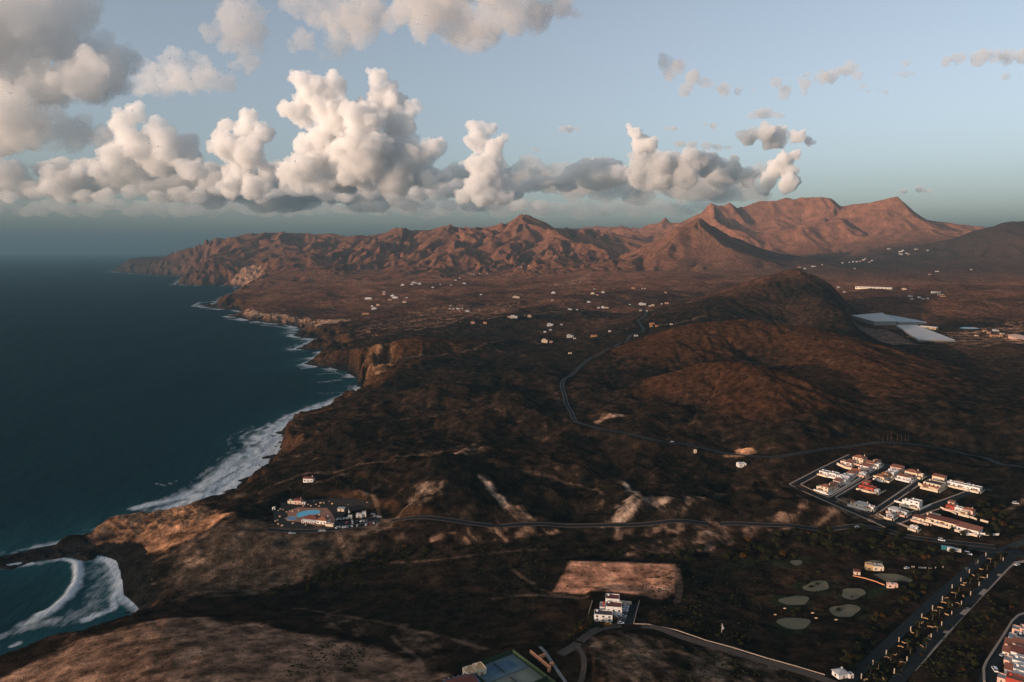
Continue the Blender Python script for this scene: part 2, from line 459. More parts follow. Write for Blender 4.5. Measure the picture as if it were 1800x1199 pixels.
def lay_roads():
    global H
    for name, (pts, w, sh) in ROADS.items():
        P = [pix(u, v)[:2] for u, v in pts]
        far_ = P[0][1] > 1500 or name == 'country_road'
        S = spline(P, 6.0)
        z = ground(S[:, 0], S[:, 1])
        n = max(3, int((45 if far_ else 22) / 6)); ker = np.hanning(2 * n + 1); ker /= ker.sum()
        z = np.convolve(np.pad(z, n, mode='edge'), ker, 'valid')
        ROAD_LINE[name] = (np.column_stack([S, z]), w)
        x0, x1, y0, y1 = S[:, 0].min() - 40, S[:, 0].max() + 40, S[:, 1].min() - 40, S[:, 1].max() + 40
        bb = np.nonzero((X > x0) & (X < x1) & (Y > y0) & (Y < y1))
        px_, py_ = X[bb], Y[bb]
        K = list(range(0, len(S), 3)); K = K if K[-1] == len(S) - 1 else K + [len(S) - 1]
        d, bz = seg_dist(px_, py_, S[K], z[K])
        cellw = RG[bb] * 0.0045
        m = 1 - sstep(w / 2 + 1.5 + cellw, w / 2 + sh + 2 * cellw, d)
        H[bb] = H[bb] * (1 - m) + (bz - 0.12 - 0.35 * sstep(850, 1400, RG[bb])) * m
lay_roads()
print('roads laid', round(time.time() - _t0, 1))
# ------------------------------------------------------------------ materials
def lin(r, g, b):
    f = lambda c: (c / 255 / 12.92) if c <= 10 else ((c / 255 + 0.055) / 1.055) ** 2.4
    return (f(r), f(g), f(b))

def new_mat(name):
    m = bpy.data.materials.new(name)
    m.use_nodes = True
    t = m.node_tree
    for n in list(t.nodes):
        t.nodes.remove(n)
    o = t.nodes.new('ShaderNodeOutputMaterial')
    return m, t, o

def nd(t, kind, **kw):
    n = t.nodes.new(kind)
    for k_, v_ in kw.items():
        if k_ in n.inputs:
            n.inputs[k_].default_value = v_
        else:
            setattr(n, k_, v_)
    return n

MATS = {}
def plain(name, col, rough=0.8, var=0.18, scale=0.6, metallic=0.0, spec=0.3):
    """a painted or natural surface: one colour with weathering at two scales"""
    if name in MATS:
        return MATS[name]
    m, t, o = new_mat(name)
    b = nd(t, 'ShaderNodeBsdfPrincipled', Roughness=rough, Metallic=metallic)
    b.inputs['Specular IOR Level'].default_value = spec
    tc = nd(t, 'ShaderNodeTexCoord')
    n1 = nd(t, 'ShaderNodeTexNoise', Scale=scale, Detail=5.0, Roughness=0.65)
    t.links.new(tc.outputs['Object'], n1.inputs['Vector'])
    mr = nd(t, 'ShaderNodeMapRange')
    mr.inputs[1].default_value = 0.25; mr.inputs[2].default_value = 0.75
    mr.inputs[3].default_value = 1 - var; mr.inputs[4].default_value = 1 + var * 0.6
    t.links.new(n1.outputs['Fac'], mr.inputs[0])
    mx = nd(t, 'ShaderNodeMix', data_type='RGBA', blend_type='MULTIPLY')
    mx.inputs[0].default_value = 1.0
    mx.inputs[6].default_value = (*col, 1)
    t.links.new(mr.outputs[0], mx.inputs[7])
    t.links.new(mx.outputs[2], b.inputs['Base Color'])
    t.links.new(b.outputs[0], o.inputs[0])
    MATS[name] = m
    return m

# ------------------------------------------------------------------ ground colours (soil, plus light and shade painted into it)
gx, gy = polar_grad(H)
slope = np.hypot(gx, gy)
n_big = fbm(X / 420, Y / 420, 4, 71); n_mid = fbm(X / 90, Y / 90, 5, 73); n_fine = fbm(X / 18, Y / 18, 5, 79, 0.6)
n_str = fbm((X * 0.8 + Y * 0.6) / 30, (Y * 0.8 - X * 0.6) / 160, 5, 83)
n_wisp = fbm((X * 0.9 + Y * 0.43) / 6, (Y * 0.9 - X * 0.43) / 22, 4, 87, 0.6)
def mix(a, b, m):
    return a * (1 - m[..., None]) + b * m[..., None]
def C(*c):
    return np.array(c, float)
SHADED_SCRUB = C(0.010, 0.0095, 0.0075); SHADED_EARTH = C(0.035, 0.0205, 0.0125); LIT_RUST = C(0.080, 0.036, 0.018)
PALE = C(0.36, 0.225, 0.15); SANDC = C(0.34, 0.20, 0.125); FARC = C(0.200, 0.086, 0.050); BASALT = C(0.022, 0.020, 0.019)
col = np.zeros(X.shape + (3,)) + SHADED_SCRUB  # near soils darkened to stand in for cloud shade over the foreground
col = mix(col, SHADED_EARTH, np.clip(0.45 + 0.35 * n_mid + 0.35 * n_big + 0.4 * n_fine, 0, 1))
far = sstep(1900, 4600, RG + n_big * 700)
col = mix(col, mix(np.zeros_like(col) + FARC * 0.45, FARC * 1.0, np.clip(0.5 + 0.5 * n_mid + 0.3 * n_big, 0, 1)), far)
# nearer hills: rusty soil, with crest light and unlit lower slopes painted in
hillm = np.clip(ridge / 22, 0, 1) * (1 - far)
col = mix(col, LIT_RUST * 0.75, hillm * sstep(0.25, 0.8, frac + 0.12 * n_mid + 0.1 * n_fine) * 0.95)
# bare mountain flanks are redder and lighter
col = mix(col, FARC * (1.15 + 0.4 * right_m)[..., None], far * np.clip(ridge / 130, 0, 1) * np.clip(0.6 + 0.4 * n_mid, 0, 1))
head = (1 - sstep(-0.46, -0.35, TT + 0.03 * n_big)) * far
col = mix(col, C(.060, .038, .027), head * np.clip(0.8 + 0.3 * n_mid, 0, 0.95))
# pale washes and streaks across the plain
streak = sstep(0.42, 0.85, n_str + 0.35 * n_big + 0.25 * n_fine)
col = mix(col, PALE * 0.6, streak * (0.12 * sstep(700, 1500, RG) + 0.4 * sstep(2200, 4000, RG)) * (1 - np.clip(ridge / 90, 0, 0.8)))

GRASS = C(.012, .020, .009)
PAINT = [
 ([(1352,1095),(1385,1083),(1420,1088),(1425,1110),(1390,1118),(1358,1110)], 40, GRASS, .9, 5, .3),
 ([(1360,1050),(1390,1040),(1425,1048),(1420,1062),(1380,1066)], 39, GRASS, .9, 5, .3),
 ([(1455,1075),(1490,1060),(1525,1070),(1520,1086),(1480,1090)], 41, GRASS, .9, 5, .3),
 ([(1480,1040),(1530,1034),(1570,1036),(1540,1050),(1490,1054)], 41, GRASS, .9, 5, .3),
 ([(1400,1026),(1435,1018),(1465,1026),(1460,1040),(1420,1042)], 39, GRASS, .9, 5, .3),
 ([(1250,990),(1300,982),(1350,988),(1430,984),(1430,994),(1300,1000)], 36, GRASS, .8, 6, .4),  # picture polygon, height, colour, strength, soft edge m, breakup
 ([(-300,1290),(0,1160),(190,1088),(340,1072),(440,1078),(520,1100),(640,1110),(700,1140),(780,1180),(830,1230),(700,1330),(-300,1500)], 45, C(.30,.168,.105), 1.0, 6, .25),
 ([(560,1060),(680,1090),(820,1140),(840,1180),(740,1150),(600,1100)], 34, C(.17,.105,.07), .8, 10, .5),
 ([(150,960),(165,930),(230,890),(320,880),(370,900),(400,935),(330,958),(250,965)], 12, C(.40,.20,.105), 1.0, 7, .3),
 ([(300,970),(400,935),(560,935),(620,960),(610,990),(480,1030),(330,1050),(300,1010)], 18, C(.125,.084,.058), .7, 12, .3),
 ([(330,985),(350,980),(355,990),(335,995)], 16, C(.42,.26,.17), .9, 3, .4),
 ([(235,1000),(258,1000),(268,1022),(240,1020)], 8, C(.42,.27,.18), .9, 3, .4),
 ([(972,1036),(1003,986),(1188,996),(1186,1045),(1165,1054),(1100,1048)], 33.5, C(.52,.25,.15), 1.0, 1.5, .12),
 ([(1050,1115),(1130,1110),(1300,1150),(1420,1195),(1300,1260),(1120,1230),(1060,1160)], 44, C(.20,.135,.095), .85, 8, .6),
 ([(1100,960),(1180,950),(1290,940),(1420,922),(1430,930),(1300,955),(1210,975),(1110,972)], 35, C(.27,.165,.11), .8, 5, .6),
 ([(1080,935),(1200,930),(1400,925),(1400,930),(1200,938),(1080,942)], 36, C(.30,.18,.12), .7, 4, .5),
 ([(1060,915),(1090,895),(1120,880),(1160,895),(1180,908),(1150,897),(1110,905),(1080,918)], 42, C(.42,.29,.21), .85, 4, .6),
 ([(1100,852),(1112,860),(1125,873),(1118,874),(1106,864)], 48, C(.46,.34,.26), .9, 3, .4),
 ([(1120,875),(1200,885),(1270,868),(1280,875),(1210,893),(1160,892)], 46, C(.32,.21,.15), .8, 4, .6),
 ([(835,855),(850,857),(890,880),(893,888),(870,876)], 44, C(.44,.30,.22), .9, 3, .4),
 ([(860,920),(880,885),(900,890),(960,915),(960,922),(880,922)], 40, C(.32,.19,.12), .8, 5, .6),
 ([(700,915),(730,875),(755,878),(790,885),(770,898),(730,905)], 34, C(.34,.22,.15), .8, 4, .6),
 ([(755,950),(840,945),(960,935),(990,945),(900,955),(830,955),(760,956)], 28, C(.36,.20,.12), .8, 3, .6),
 ([(765,820),(830,798),(850,803),(790,825)], 44, C(.34,.21,.14), .8, 5, .6),
 ([(1040,745),(1060,738),(1095,738),(1095,745),(1050,750)], 56, C(.46,.27,.17), .9, 3, .4),
 ([(1270,798),(1300,788),(1330,795),(1310,800)], 58, C(.46,.24,.13), .9, 3, .4),
 ([(1450,875),(1520,880),(1560,905),(1500,915),(1440,905)], 50, C(.22,.14,.09), .6, 6, .6),
 ([(640,905),(700,915),(760,900),(760,912),(690,925),(640,930)], 30, C(.24,.15,.10), .7, 4, .6),
 ([(600,930),(700,918),(760,930),(700,955),(640,985),(600,975)], 22, C(.13,.085,.055), .7, 6, .6),
 ([(420,545),(440,549),(560,566),(620,570),(560,580),(520,572),(430,556)], 18, C(.46,.28,.18), .85, 14, .4),
 ([(388,489),(440,485),(470,489),(420,497)], 70, C(.40,.24,.15), .7, 16, .4),
 ([(640,640),(690,625),(695,640),(672,668),(650,668)], 30, C(.40,.21,.10), .8, 8, .4),
 ([(660,560),(760,545),(900,540),(920,552),(780,572),(640,575)], 66, C(.32,.17,.11), .55, 30, .6),
 ([(975,500),(1030,492),(1045,488),(1030,498),(985,505)], 118, C(.42,.24,.15), .6, 14, .5),
 ([(1590,590),(1800,575),(1800,608),(1680,606)], 78, C(.34,.19,.12), .7, 20, .6),
 ([(1500,574),(1560,580),(1610,604),(1570,607),(1500,585)], 76, C(.13,.085,.065), 1.0, 6, .2),
]
for poly, z, c, st, soft, brk in PAINT:
    pw_ = poly_w(poly, z)
    xs = [p[0] for p in pw_]; ys = [p[1] for p in pw_]
    pad = soft * 6 + 20
    bb = (X > min(xs) - pad) & (X < max(xs) + pad) & (Y > min(ys) - pad) & (Y < max(ys) + pad)
    if not bb.any():
        continue
    x_, y_ = X[bb], Y[bb]
    d = seg_dist(x_, y_, pw_ + [pw_[0]]) * np.where(in_poly(x_, y_, pw_), 1, -1)
    m = sstep(-soft, soft, d + soft * 2.5 * brk * (n_fine[bb] + n_mid[bb])) * st
    m = m * (1 - brk * np.clip(0.45 - 0.9 * n_fine[bb], 0, 1))
    if brk >= 0.5:
        m = m * np.clip(0.40 + 0.75 * n_wisp[bb] - 1.1 * ero_s[bb], 0.05, 1.0)
    shade = (1 + 0.30 * n_fine[bb] + 0.18 * n_mid[bb])[..., None]
    col[bb] = col[bb] * (1 - m[..., None]) + np.clip(c * shade, 0.01, 0.7) * m[..., None]
shade_ridge = [at_depth(u, v, d * 1000.0)[:2] for u, v, d in [(1480,470,5.2),(1560,456,5.6),(1640,437,5.8),(1700,411,5.9),(1770,389,6.0),(1850,387,6.0),(2050,380,6.0)]]  # cloud shade over the right ridge and its slope, painted into the soil colour
dr = np.exp(-(np.minimum(seg_dist(X, Y, shade_ridge), 4000) / 1000) ** 2)
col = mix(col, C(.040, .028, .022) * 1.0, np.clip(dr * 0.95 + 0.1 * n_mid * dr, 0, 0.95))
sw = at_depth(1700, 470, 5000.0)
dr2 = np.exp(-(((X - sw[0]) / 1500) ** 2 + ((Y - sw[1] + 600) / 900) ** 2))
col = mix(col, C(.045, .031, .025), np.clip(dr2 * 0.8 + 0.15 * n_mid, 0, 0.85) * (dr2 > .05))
TRACKS = [  # dirt tracks: picture points, width m, strength
 ([(556,884),(600,873),(640,867),(655,872),(664,890),(668,912)], 3.0, .6), ([(468,858),(520,838),(580,830),(650,814),(740,800),(800,790)], 3.0, .45), ([(588,930),(598,950),(606,975),(612,985)], 4.0, .6),
 ([(850,1140),(790,1122),(700,1100),(600,1082),(520,1070)], 3.5, .5), ([(690,1118),(705,1135),(738,1160),(742,1199)], 2.5, .55), ([(690,640),(760,625),(830,615),(900,598),(950,604)], 4.0, .5),
 ([(930,556),(860,560),(780,572),(700,578),(640,574)], 6.0, .6), ([(700,530),(680,541),(650,545)], 7.0, .6), ([(1002,546),(940,552),(900,560)], 6.0, .5), ([(1160,572),(1200,566),(1240,556)], 6.0, .5),
 ([(1640,582),(1690,586),(1720,594),(1790,598)], 7.0, .7), ([(1590,604),(1700,607),(1800,602)], 7.0, .7), ([(900,1000),(960,1040),(990,1046)], 3.0, .4), ([(620,980),(760,985),(860,972),(960,965)], 3.0, .4),
 ([(1190,1000),(1195,1030),(1190,1058)], 4.0, .6), ([(1000,990),(1090,988),(1190,1000)], 3.0, .5), ([(870,1052),(950,1046),(1030,1050)], 4.0, .6), ([(920,830),(980,842),(1040,860),(1060,870)], 2.5, .4), ([(560,760),(640,742),(720,735),(830,720),(880,722)], 3.0, .4),
 ([(1380,930),(1450,912),(1520,905)], 3.0, .6), ([(1100,1150),(1180,1142),(1240,1165),(1300,1199)], 3.0, .5), ([(1760,905),(1800,880)], 4.0, .5), ([(300,1150),(420,1120),(520,1118)], 2.5, .25), ([(90,1199),(100,1150),(130,1115)], 3.5, .2)]
for pts, w, st in TRACKS:
    P_ = spline([pix(u, v)[:2] for u, v in pts], 12.0)
    bb = (X > P_[:, 0].min() - 30) & (X < P_[:, 0].max() + 30) & (Y > P_[:, 1].min() - 30) & (Y < P_[:, 1].max() + 30)
    if bb.any():
        d = seg_dist(X[bb], Y[bb], P_)
        m = st * (1 - sstep(w * .4, w * .75 + RG[bb] * .0008, d)) * np.clip(.8 + .6 * n_fine[bb], .2, 1)
        col[bb] = col[bb] * (1 - m[..., None]) + C(.24, .15, .10) * m[..., None]
# dry washes: pale sediment in the bottoms of the gullies near the road
wash = sstep(0.35, 0.8, -ero * 1.2 + 0.4 * n_fine + 0.3 * n_mid) * sstep(600, 800, RG) * (1 - sstep(1000, 1500, RG)) * np.clip(slope * 4, 0, 1)
col = mix(col, PALE * 0.8, wash * 0.3 * (1 - np.clip(ridge / 8, 0, 1)))
# cliffs and shore rocks
rocky = sstep(0.55, 1.1, slope) * sstep(0, 30, 300 - np.abs(d_coast)) * (RG < 5000)
col = mix(col, C(.075, .036, .018), rocky * 0.7)
shore = (1 - sstep(5, 10, H)) * sstep(2.5, 6, c_cliff) * (d_coast < 120)
col = mix(col, BASALT, shore * 0.95)
spit = in_poly(X, Y, poly_w([(-200,1040),(0,985),(70,975),(150,955),(172,960),(190,985),(150,992),(0,1000)], 3))
col = mix(col, BASALT * 1.2, spit * 0.9)
beach = (c_cliff < 4) & (H < 6) & (RG < 900) & (d_coast < 60)
col = mix(col, C(.019, .017, .015), beach * 1.0)
nearm = 1 - sstep(900, 2600, RG)
col *= (1 + 0.25 * n_fine)[..., None]
col = np.clip(col, 0.005, 0.7)

# ------------------------------------------------------------------ ground mesh
def grid_mesh(name, xg, yg, zg, keep=None):
    nr, nt = xg.shape
    me = bpy.data.meshes.new(name)
    idx = np.arange(nr * nt).reshape(nr, nt)
    q = np.stack([idx[:-1, :-1], idx[:-1, 1:], idx[1:, 1:], idx[1:, :-1]], -1).reshape(-1, 4)
    if keep is not None:
        kq = keep[:-1, :-1] | keep[:-1, 1:] | keep[1:, 1:] | keep[1:, :-1]
        q = q[kq.reshape(-1)]
    used = np.zeros(nr * nt, bool); used[q.reshape(-1)] = True
    remap = np.cumsum(used) - 1
    q = remap[q][:, ::-1]
    co = np.stack([xg, yg, zg], -1).reshape(-1, 3)[used]
    me.vertices.add(len(co)); me.vertices.foreach_set('co', co.astype(np.float32).ravel())
    me.loops.add(q.size); me.loops.foreach_set('vertex_index', q.astype(np.int32).ravel())
    me.polygons.add(len(q)); me.polygons.foreach_set('loop_start', np.arange(0, q.size, 4, dtype=np.int32))
    me.polygons.foreach_set('use_smooth', np.ones(len(q), bool))
    me.update(calc_edges=True)
    return me, used

def set_attr(me, name, data, kind='FLOAT_COLOR'):
    a = me.attributes.new(name, kind, 'POINT')
    if kind == 'FLOAT_COLOR':
        d = np.ones((len(data), 4), np.float32); d[:, :3] = data
        a.data.foreach_set('color', d.ravel())
    else:
        a.data.foreach_set('value', data.astype(np.float32))

def build_terrain():
    me, used = grid_mesh('terrain', X, Y, H, keep=H > -4)
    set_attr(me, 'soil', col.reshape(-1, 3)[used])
    o = bpy.data.objects.new('terrain', me)
    COL.objects.link(o)
    o['kind'] = 'structure'
    m, t, out = new_mat('soil')
    b = nd(t, 'ShaderNodeBsdfDiffuse', Roughness=0.6)
    at = nd(t, 'ShaderNodeAttribute', attribute_name='soil')
    tc = nd(t, 'ShaderNodeTexCoord')
    n1 = nd(t, 'ShaderNodeTexNoise', Scale=0.35, Detail=6.0, Roughness=0.7)
    n2 = nd(t, 'ShaderNodeTexNoise', Scale=0.045, Detail=8.0, Roughness=0.7)
    for n in (n1, n2):
        t.links.new(tc.outputs['Object'], n.inputs['Vector'])
    ad = nd(t, 'ShaderNodeMath', operation='ADD')
    t.links.new(n1.outputs['Fac'], ad.inputs[0]); t.links.new(n2.outputs['Fac'], ad.inputs[1])
    n3 = nd(t, 'ShaderNodeTexNoise', Scale=0.10, Detail=7.0, Roughness=0.72)
    t.links.new(tc.outputs['Object'], n3.inputs['Vector'])
    mr = nd(t, 'ShaderNodeMapRange')
    mr.inputs[1].default_value = 0.36; mr.inputs[2].default_value = 0.64; mr.inputs[3].default_value = 0.35; mr.inputs[4].default_value = 1.65
    t.links.new(n3.outputs['Fac'], mr.inputs[0])
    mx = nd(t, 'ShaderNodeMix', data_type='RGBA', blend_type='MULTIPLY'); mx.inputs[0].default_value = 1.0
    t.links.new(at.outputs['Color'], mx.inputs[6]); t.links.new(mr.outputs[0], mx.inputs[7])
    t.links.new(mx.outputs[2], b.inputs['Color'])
    ad2 = nd(t, 'ShaderNodeMath', operation='ADD'); t.links.new(ad.outputs[0], ad2.inputs[0]); t.links.new(n3.outputs['Fac'], ad2.inputs[1])
    bp = nd(t, 'ShaderNodeBump', Strength=0.9, Distance=3.2)
    t.links.new(ad2.outputs[0], bp.inputs['Height'])
    t.links.new(bp.outputs[0], b.inputs['Normal'])
    t.links.new(b.outputs[0], out.inputs[0])
    me.materials.append(m)
    return o
terrain = build_terrain()
print('terrain', len(terrain.data.polygons), round(time.time() - _t0, 1))

# ------------------------------------------------------------------ sea with surf
SURF = [  # picture polyline, half width m, strength
 ([(640,682),(610,698),(575,712)], 16, 1.0), ([(575,712),(530,730),(500,745),(480,760)], 20, 1.0),
 ([(480,760),(462,785),(440,805),(415,830)], 38, 1.0), ([(455,815),(415,845),(380,868),(345,884)], 34, 1.0), ([(430,790),(400,815),(380,835)], 16, .7),
 ([(420,800),(390,830),(350,860),(300,878)], 15, .8), ([(360,868),(310,876),(265,886),(240,893)], 9, 1.0),
 ([(545,600),(520,612)], 9, .8), ([(560,625),(535,640)], 10, .7), ([(590,655),(560,658)], 8, .6), ([(600,668),(560,672)], 8, .6), ([(605,690),(560,692)], 7, .5),
 ([(360,541),(340,538),(350,532),(375,530)], 16, .7), ([(430,550),(410,547)], 14, .7), ([(520,578),(480,573),(460,572)], 16, .6), ([(440,562),(420,560)], 14, .7),
 ([(330,498),(300,501)], 25, .7), ([(250,482),(200,479),(175,478)], 30, .6), ([(190,476),(160,477)],30,.5),
 ([(540,590),(515,592)], 8, .6), ([(555,645),(530,648)], 8, .7), ([(580,650),(615,664)], 7, .5),
 ([(136,990),(138,1008),(135,1025),(120,1050),(95,1070),(70,1080)], 4.5, 1.1), ([(136,1030),(110,1060),(80,1080),(40,1098)], 6, .7),
 ([(0,997),(40,990)], 6, .9), ([(70,990),(110,982),(135,988)], 4, .9),
 ([(180,980),(198,995),(205,1010),(210,1030),(200,1050),(200,1070),(150,1090)], 4, 1.0),
 ([(170,1000),(180,1030),(160,1070),(120,1090)], 15, .47), ([(100,1090),(40,1105),(0,1120)], 8, .55), ([(225,1050),(238,1068)], 4, .4),
 ([(275,850),(290,853),(312,845)], 2, .7), ([(20,1135),(35,1130)], 3, .8)]
def build_sea():
    nt, nr = 520, 600
    th = np.radians(np.linspace(-52, 14, nt)); lr = np.linspace(math.log(260), math.log(13000), nr)
    T_, L_ = np.meshgrid(th, lr); R_ = np.exp(L_); x = R_ * np.sin(T_); y = R_ * np.cos(T_)
    ins = in_poly(x, y, LAND)
    dc = seg_dist(x, y, COAST)
    foam = np.zeros_like(x)
    wob = fbm(x / 18, y / 18, 4, 91) * 5 + fbm(x / 60, y / 60, 3, 93) * 8
    n1_ = fbm(x / 55, y / 55, 4, 94); n2_ = fbm(x / 16, y / 16, 4, 95)
    front = lambda c, wd: np.exp(-((dc - c + 9 * n1_ + 3 * n2_) / wd) ** 2)
    breakers = np.clip(1.05 * np.exp(-np.maximum(dc - 5 - 5 * n2_, 0) / 11) + (0.95 * front(26, 6.5) + 0.8 * front(47, 6.0) + 0.55 * front(70, 5.0)) * np.clip(0.75 + 0.9 * n1_, 0.1, 1.1) + 0.42, 0, 1.15)
    for pts, w, s in SURF:
        P = poly_w(pts, 0.0)
        k_ = np.clip(w / 12, 0.25, 2.5)
        d = seg_dist(x, y, P)
        m_ = s * np.exp(-(np.maximum(d + wob * 0.35 * k_, 0) / (w * 1.15)) ** 2)
        if w >= 16 and s >= .7 and P[0][1] < 2000:
            m_ = np.exp(-(d / (w * 1.7)) ** 2) * breakers
        foam = np.maximum(foam, m_)
    foam = np.maximum(foam, 1.15 * np.exp(-dc / np.clip(R_ * 0.018, 7, 60)) * np.clip(0.62 + 1.4 * fbm(x / 80, y / 80, 4, 97), 0, 1) * (~ins))
    swell = 0.6 * np.sin((x * 0.83 + y * 0.45) / 9.0 + fbm(x / 120, y / 120, 2, 99) * 3) * np.clip(dc / 60, 0, 1)
    br = seg_dist(x, y, poly_w([(136,990),(138,1008),(135,1025),(120,1050),(95,1070),(60,1085)], 0.0))
    z = swell * 0.5 + 1.6 * np.exp(-(br / 4.0) ** 2)
    z = z * (1 - sstep(6000, 11000, R_))
    keep = ~ins | (dc < 60)
    me, used = grid_mesh('sea', x, y, z, keep=keep)
    set_attr(me, 'foam', foam.reshape(-1)[used], 'FLOAT')
    shallow = np.exp(-dc / 55.0) * (R_ < 3000)
    set_attr(me, 'shallow', shallow.reshape(-1)[used], 'FLOAT')
    o = bpy.data.objects.new('sea', me); COL.objects.link(o); o['kind'] = 'structure'
    # open ocean out to the horizon, a ring that starts just under the near sheet
    bm = bmesh.new()
    ring = [260.0, 1500.0, 6000.0, 12000.0, 20000.0, 32000.0, 46000.0]
    n = 96
    vs = [[bm.verts.new((r * math.sin(2 * math.pi * i / n), r * math.cos(2 * math.pi * i / n), -2.5 if r < 12500 else 0.0)) for i in range(n)] for r in ring]
    c0 = bm.verts.new((0, 0, -2.5))
    for a_, b_ in zip(vs[:-1], vs[1:]):
        for i in range(n):
            bm.faces.new((a_[i], b_[i], b_[(i + 1) % n], a_[(i + 1) % n]))
    for i in range(n):
        bm.faces.new((c0, vs[0][i], vs[0][(i + 1) % n]))
    bmesh.ops.recalc_face_normals(bm, faces=bm.faces)
    m2 = bpy.data.meshes.new('open_ocean'); bm.to_mesh(m2); bm.free()
    o2 = bpy.data.objects.new('ocean', m2); COL.objects.link(o2); o2['kind'] = 'structure'
    m, t, out = new_mat('sea_water')
    b = nd(t, 'ShaderNodeBsdfDiffuse')
    gl = nd(t, 'ShaderNodeBsdfGlossy', Roughness=0.42); gl.inputs['Color'].default_value = (0.40, 0.86, 1.0, 1)
    fre = nd(t, 'ShaderNodeFresnel', IOR=1.33)
    fmu = nd(t, 'ShaderNodeMath', operation='MULTIPLY'); fmu.inputs[1].default_value = 0.04
    t.links.new(fre.outputs[0], fmu.inputs[0])
    mixs = nd(t, 'ShaderNodeMixShader')
    tc = nd(t, 'ShaderNodeTexCoord')
    mp = nd(t, 'ShaderNodeMapping'); mp.inputs['Rotation'].default_value = (0, 0, 0.5); mp.inputs['Scale'].default_value = (1.0, 0.38, 1.0)
    t.links.new(tc.outputs['Object'], mp.inputs['Vector'])
    w1 = nd(t, 'ShaderNodeTexNoise', Scale=0.12, Detail=7.0, Roughness=0.62)
    w2 = nd(t, 'ShaderNodeTexNoise', Scale=0.006, Detail=4.0, Roughness=0.5)
    t.links.new(mp.outputs[0], w1.inputs['Vector']); t.links.new(mp.outputs[0], w2.inputs['Vector'])
    w4 = nd(t, 'ShaderNodeTexNoise', Scale=0.035, Detail=3.0, Roughness=0.5)
    t.links.new(mp.outputs[0], w4.inputs['Vector'])
    wm = nd(t, 'ShaderNodeMath', operation='MULTIPLY_ADD'); wm.inputs[1].default_value = 3.0
    t.links.new(w4.outputs['Fac'], wm.inputs[0]); t.links.new(w1.outputs['Fac'], wm.inputs[2])
    bp = nd(t, 'ShaderNodeBump', Strength=0.9, Distance=2.0)
    t.links.new(wm.outputs[0], bp.inputs['Height'])
    fa = nd(t, 'ShaderNodeAttribute', attribute_name='foam')
    sh = nd(t, 'ShaderNodeAttribute', attribute_name='shallow')
    mf = nd(t, 'ShaderNodeMapping'); mf.inputs['Rotation'].default_value = (0, 0, -0.5); mf.inputs['Scale'].default_value = (1.0, 0.35, 1.0)
    t.links.new(tc.outputs['Object'], mf.inputs['Vector'])
    fn = nd(t, 'ShaderNodeTexNoise', Scale=0.14, Detail=9.0, Roughness=0.72)
    t.links.new(mf.outputs[0], fn.inputs['Vector'])
    # foam where attribute outweighs a streaky threshold
    sub = nd(t, 'ShaderNodeMath', operation='ADD'); t.links.new(fa.outputs['Fac'], sub.inputs[0]); t.links.new(fn.outputs['Fac'], sub.inputs[1])
    fr = nd(t, 'ShaderNodeMapRange'); fr.inputs[1].default_value = 0.84; fr.inputs[2].default_value = 1.36
    t.links.new(sub.outputs[0], fr.inputs[0])
    wc = nd(t, 'ShaderNodeMix', data_type='RGBA'); wc.inputs[6].default_value = (0.0002, 0.0030, 0.0040, 1); wc.inputs[7].default_value = (0.0010, 0.0130, 0.0150, 1)
    wv = nd(t, 'ShaderNodeMath', operation='ADD'); t.links.new(w2.outputs['Fac'], wv.inputs[0]); t.links.new(w1.outputs['Fac'], wv.inputs[1])
    wr = nd(t, 'ShaderNodeMapRange'); wr.inputs[1].default_value = 0.7; wr.inputs[2].default_value = 1.3
    t.links.new(wv.outputs[0], wr.inputs[0]); t.links.new(wr.outputs[0], wc.inputs[0])
    w3 = nd(t, 'ShaderNodeMix', data_type='RGBA'); w3.inputs[7].default_value = (0.006, 0.045, 0.050, 1)
    t.links.new(wc.outputs[2], w3.inputs[6]); t.links.new(sh.outputs['Fac'], w3.inputs[0])
    fc = nd(t, 'ShaderNodeMix', data_type='RGBA'); fc.inputs[7].default_value = (0.50, 0.54, 0.56, 1)
    t.links.new(w3.outputs[2], fc.inputs[6]); t.links.new(fr.outputs[0], fc.inputs[0])
    t.links.new(fc.outputs[2], b.inputs['Color'])
    nof = nd(t, 'ShaderNodeMath', operation='SUBTRACT'); nof.inputs[0].default_value = 1.0
    t.links.new(fr.outputs[0], nof.inputs[1])
    fm2 = nd(t, 'ShaderNodeMath', operation='MULTIPLY'); t.links.new(fmu.outputs[0], fm2.inputs[0]); t.links.new(nof.outputs[0], fm2.inputs[1])
    for n_ in (b, gl, fre):
        t.links.new(bp.outputs[0], n_.inputs['Normal'])
    t.links.new(fm2.outputs[0], mixs.inputs[0]); t.links.new(b.outputs[0], mixs.inputs[1]); t.links.new(gl.outputs[0], mixs.inputs[2])
    t.links.new(mixs.outputs[0], out.inputs[0])
    me.materials.append(m); m2.materials.append(m)
build_sea()
print('sea done', round(time.time() - _t0, 1))
# ------------------------------------------------------------------ haze: one closed box of thin air
def build_haze():
    bm = bmesh.new()
    bmesh.ops.create_cube(bm, size=1.0)
    me = bpy.data.meshes.new('haze'); bm.to_mesh(me); bm.free()
    o = bpy.data.objects.new('haze', me); COL.objects.link(o)
    top, bot, half = 1010.0, -40.0, 47500.0
    o.scale = (2 * half, 2 * half, top - bot); o.location = (0, 0, (top + bot) / 2)
    o['kind'] = 'stuff'; o['label'] = 'thin blue evening haze over sea and mountains'; o['category'] = 'haze'
    m, t, out = new_mat('haze_air')
    v = nd(t, 'ShaderNodeVolumePrincipled', Density=HAZE_D, Anisotropy=0.0)
    v.inputs['Color'].default_value = (0.15, 0.275, 0.355, 1)
    t.links.new(v.outputs[0], out.inputs['Volume'])
    me.materials.append(m)
HAZE_D = 5.4e-5
build_haze()

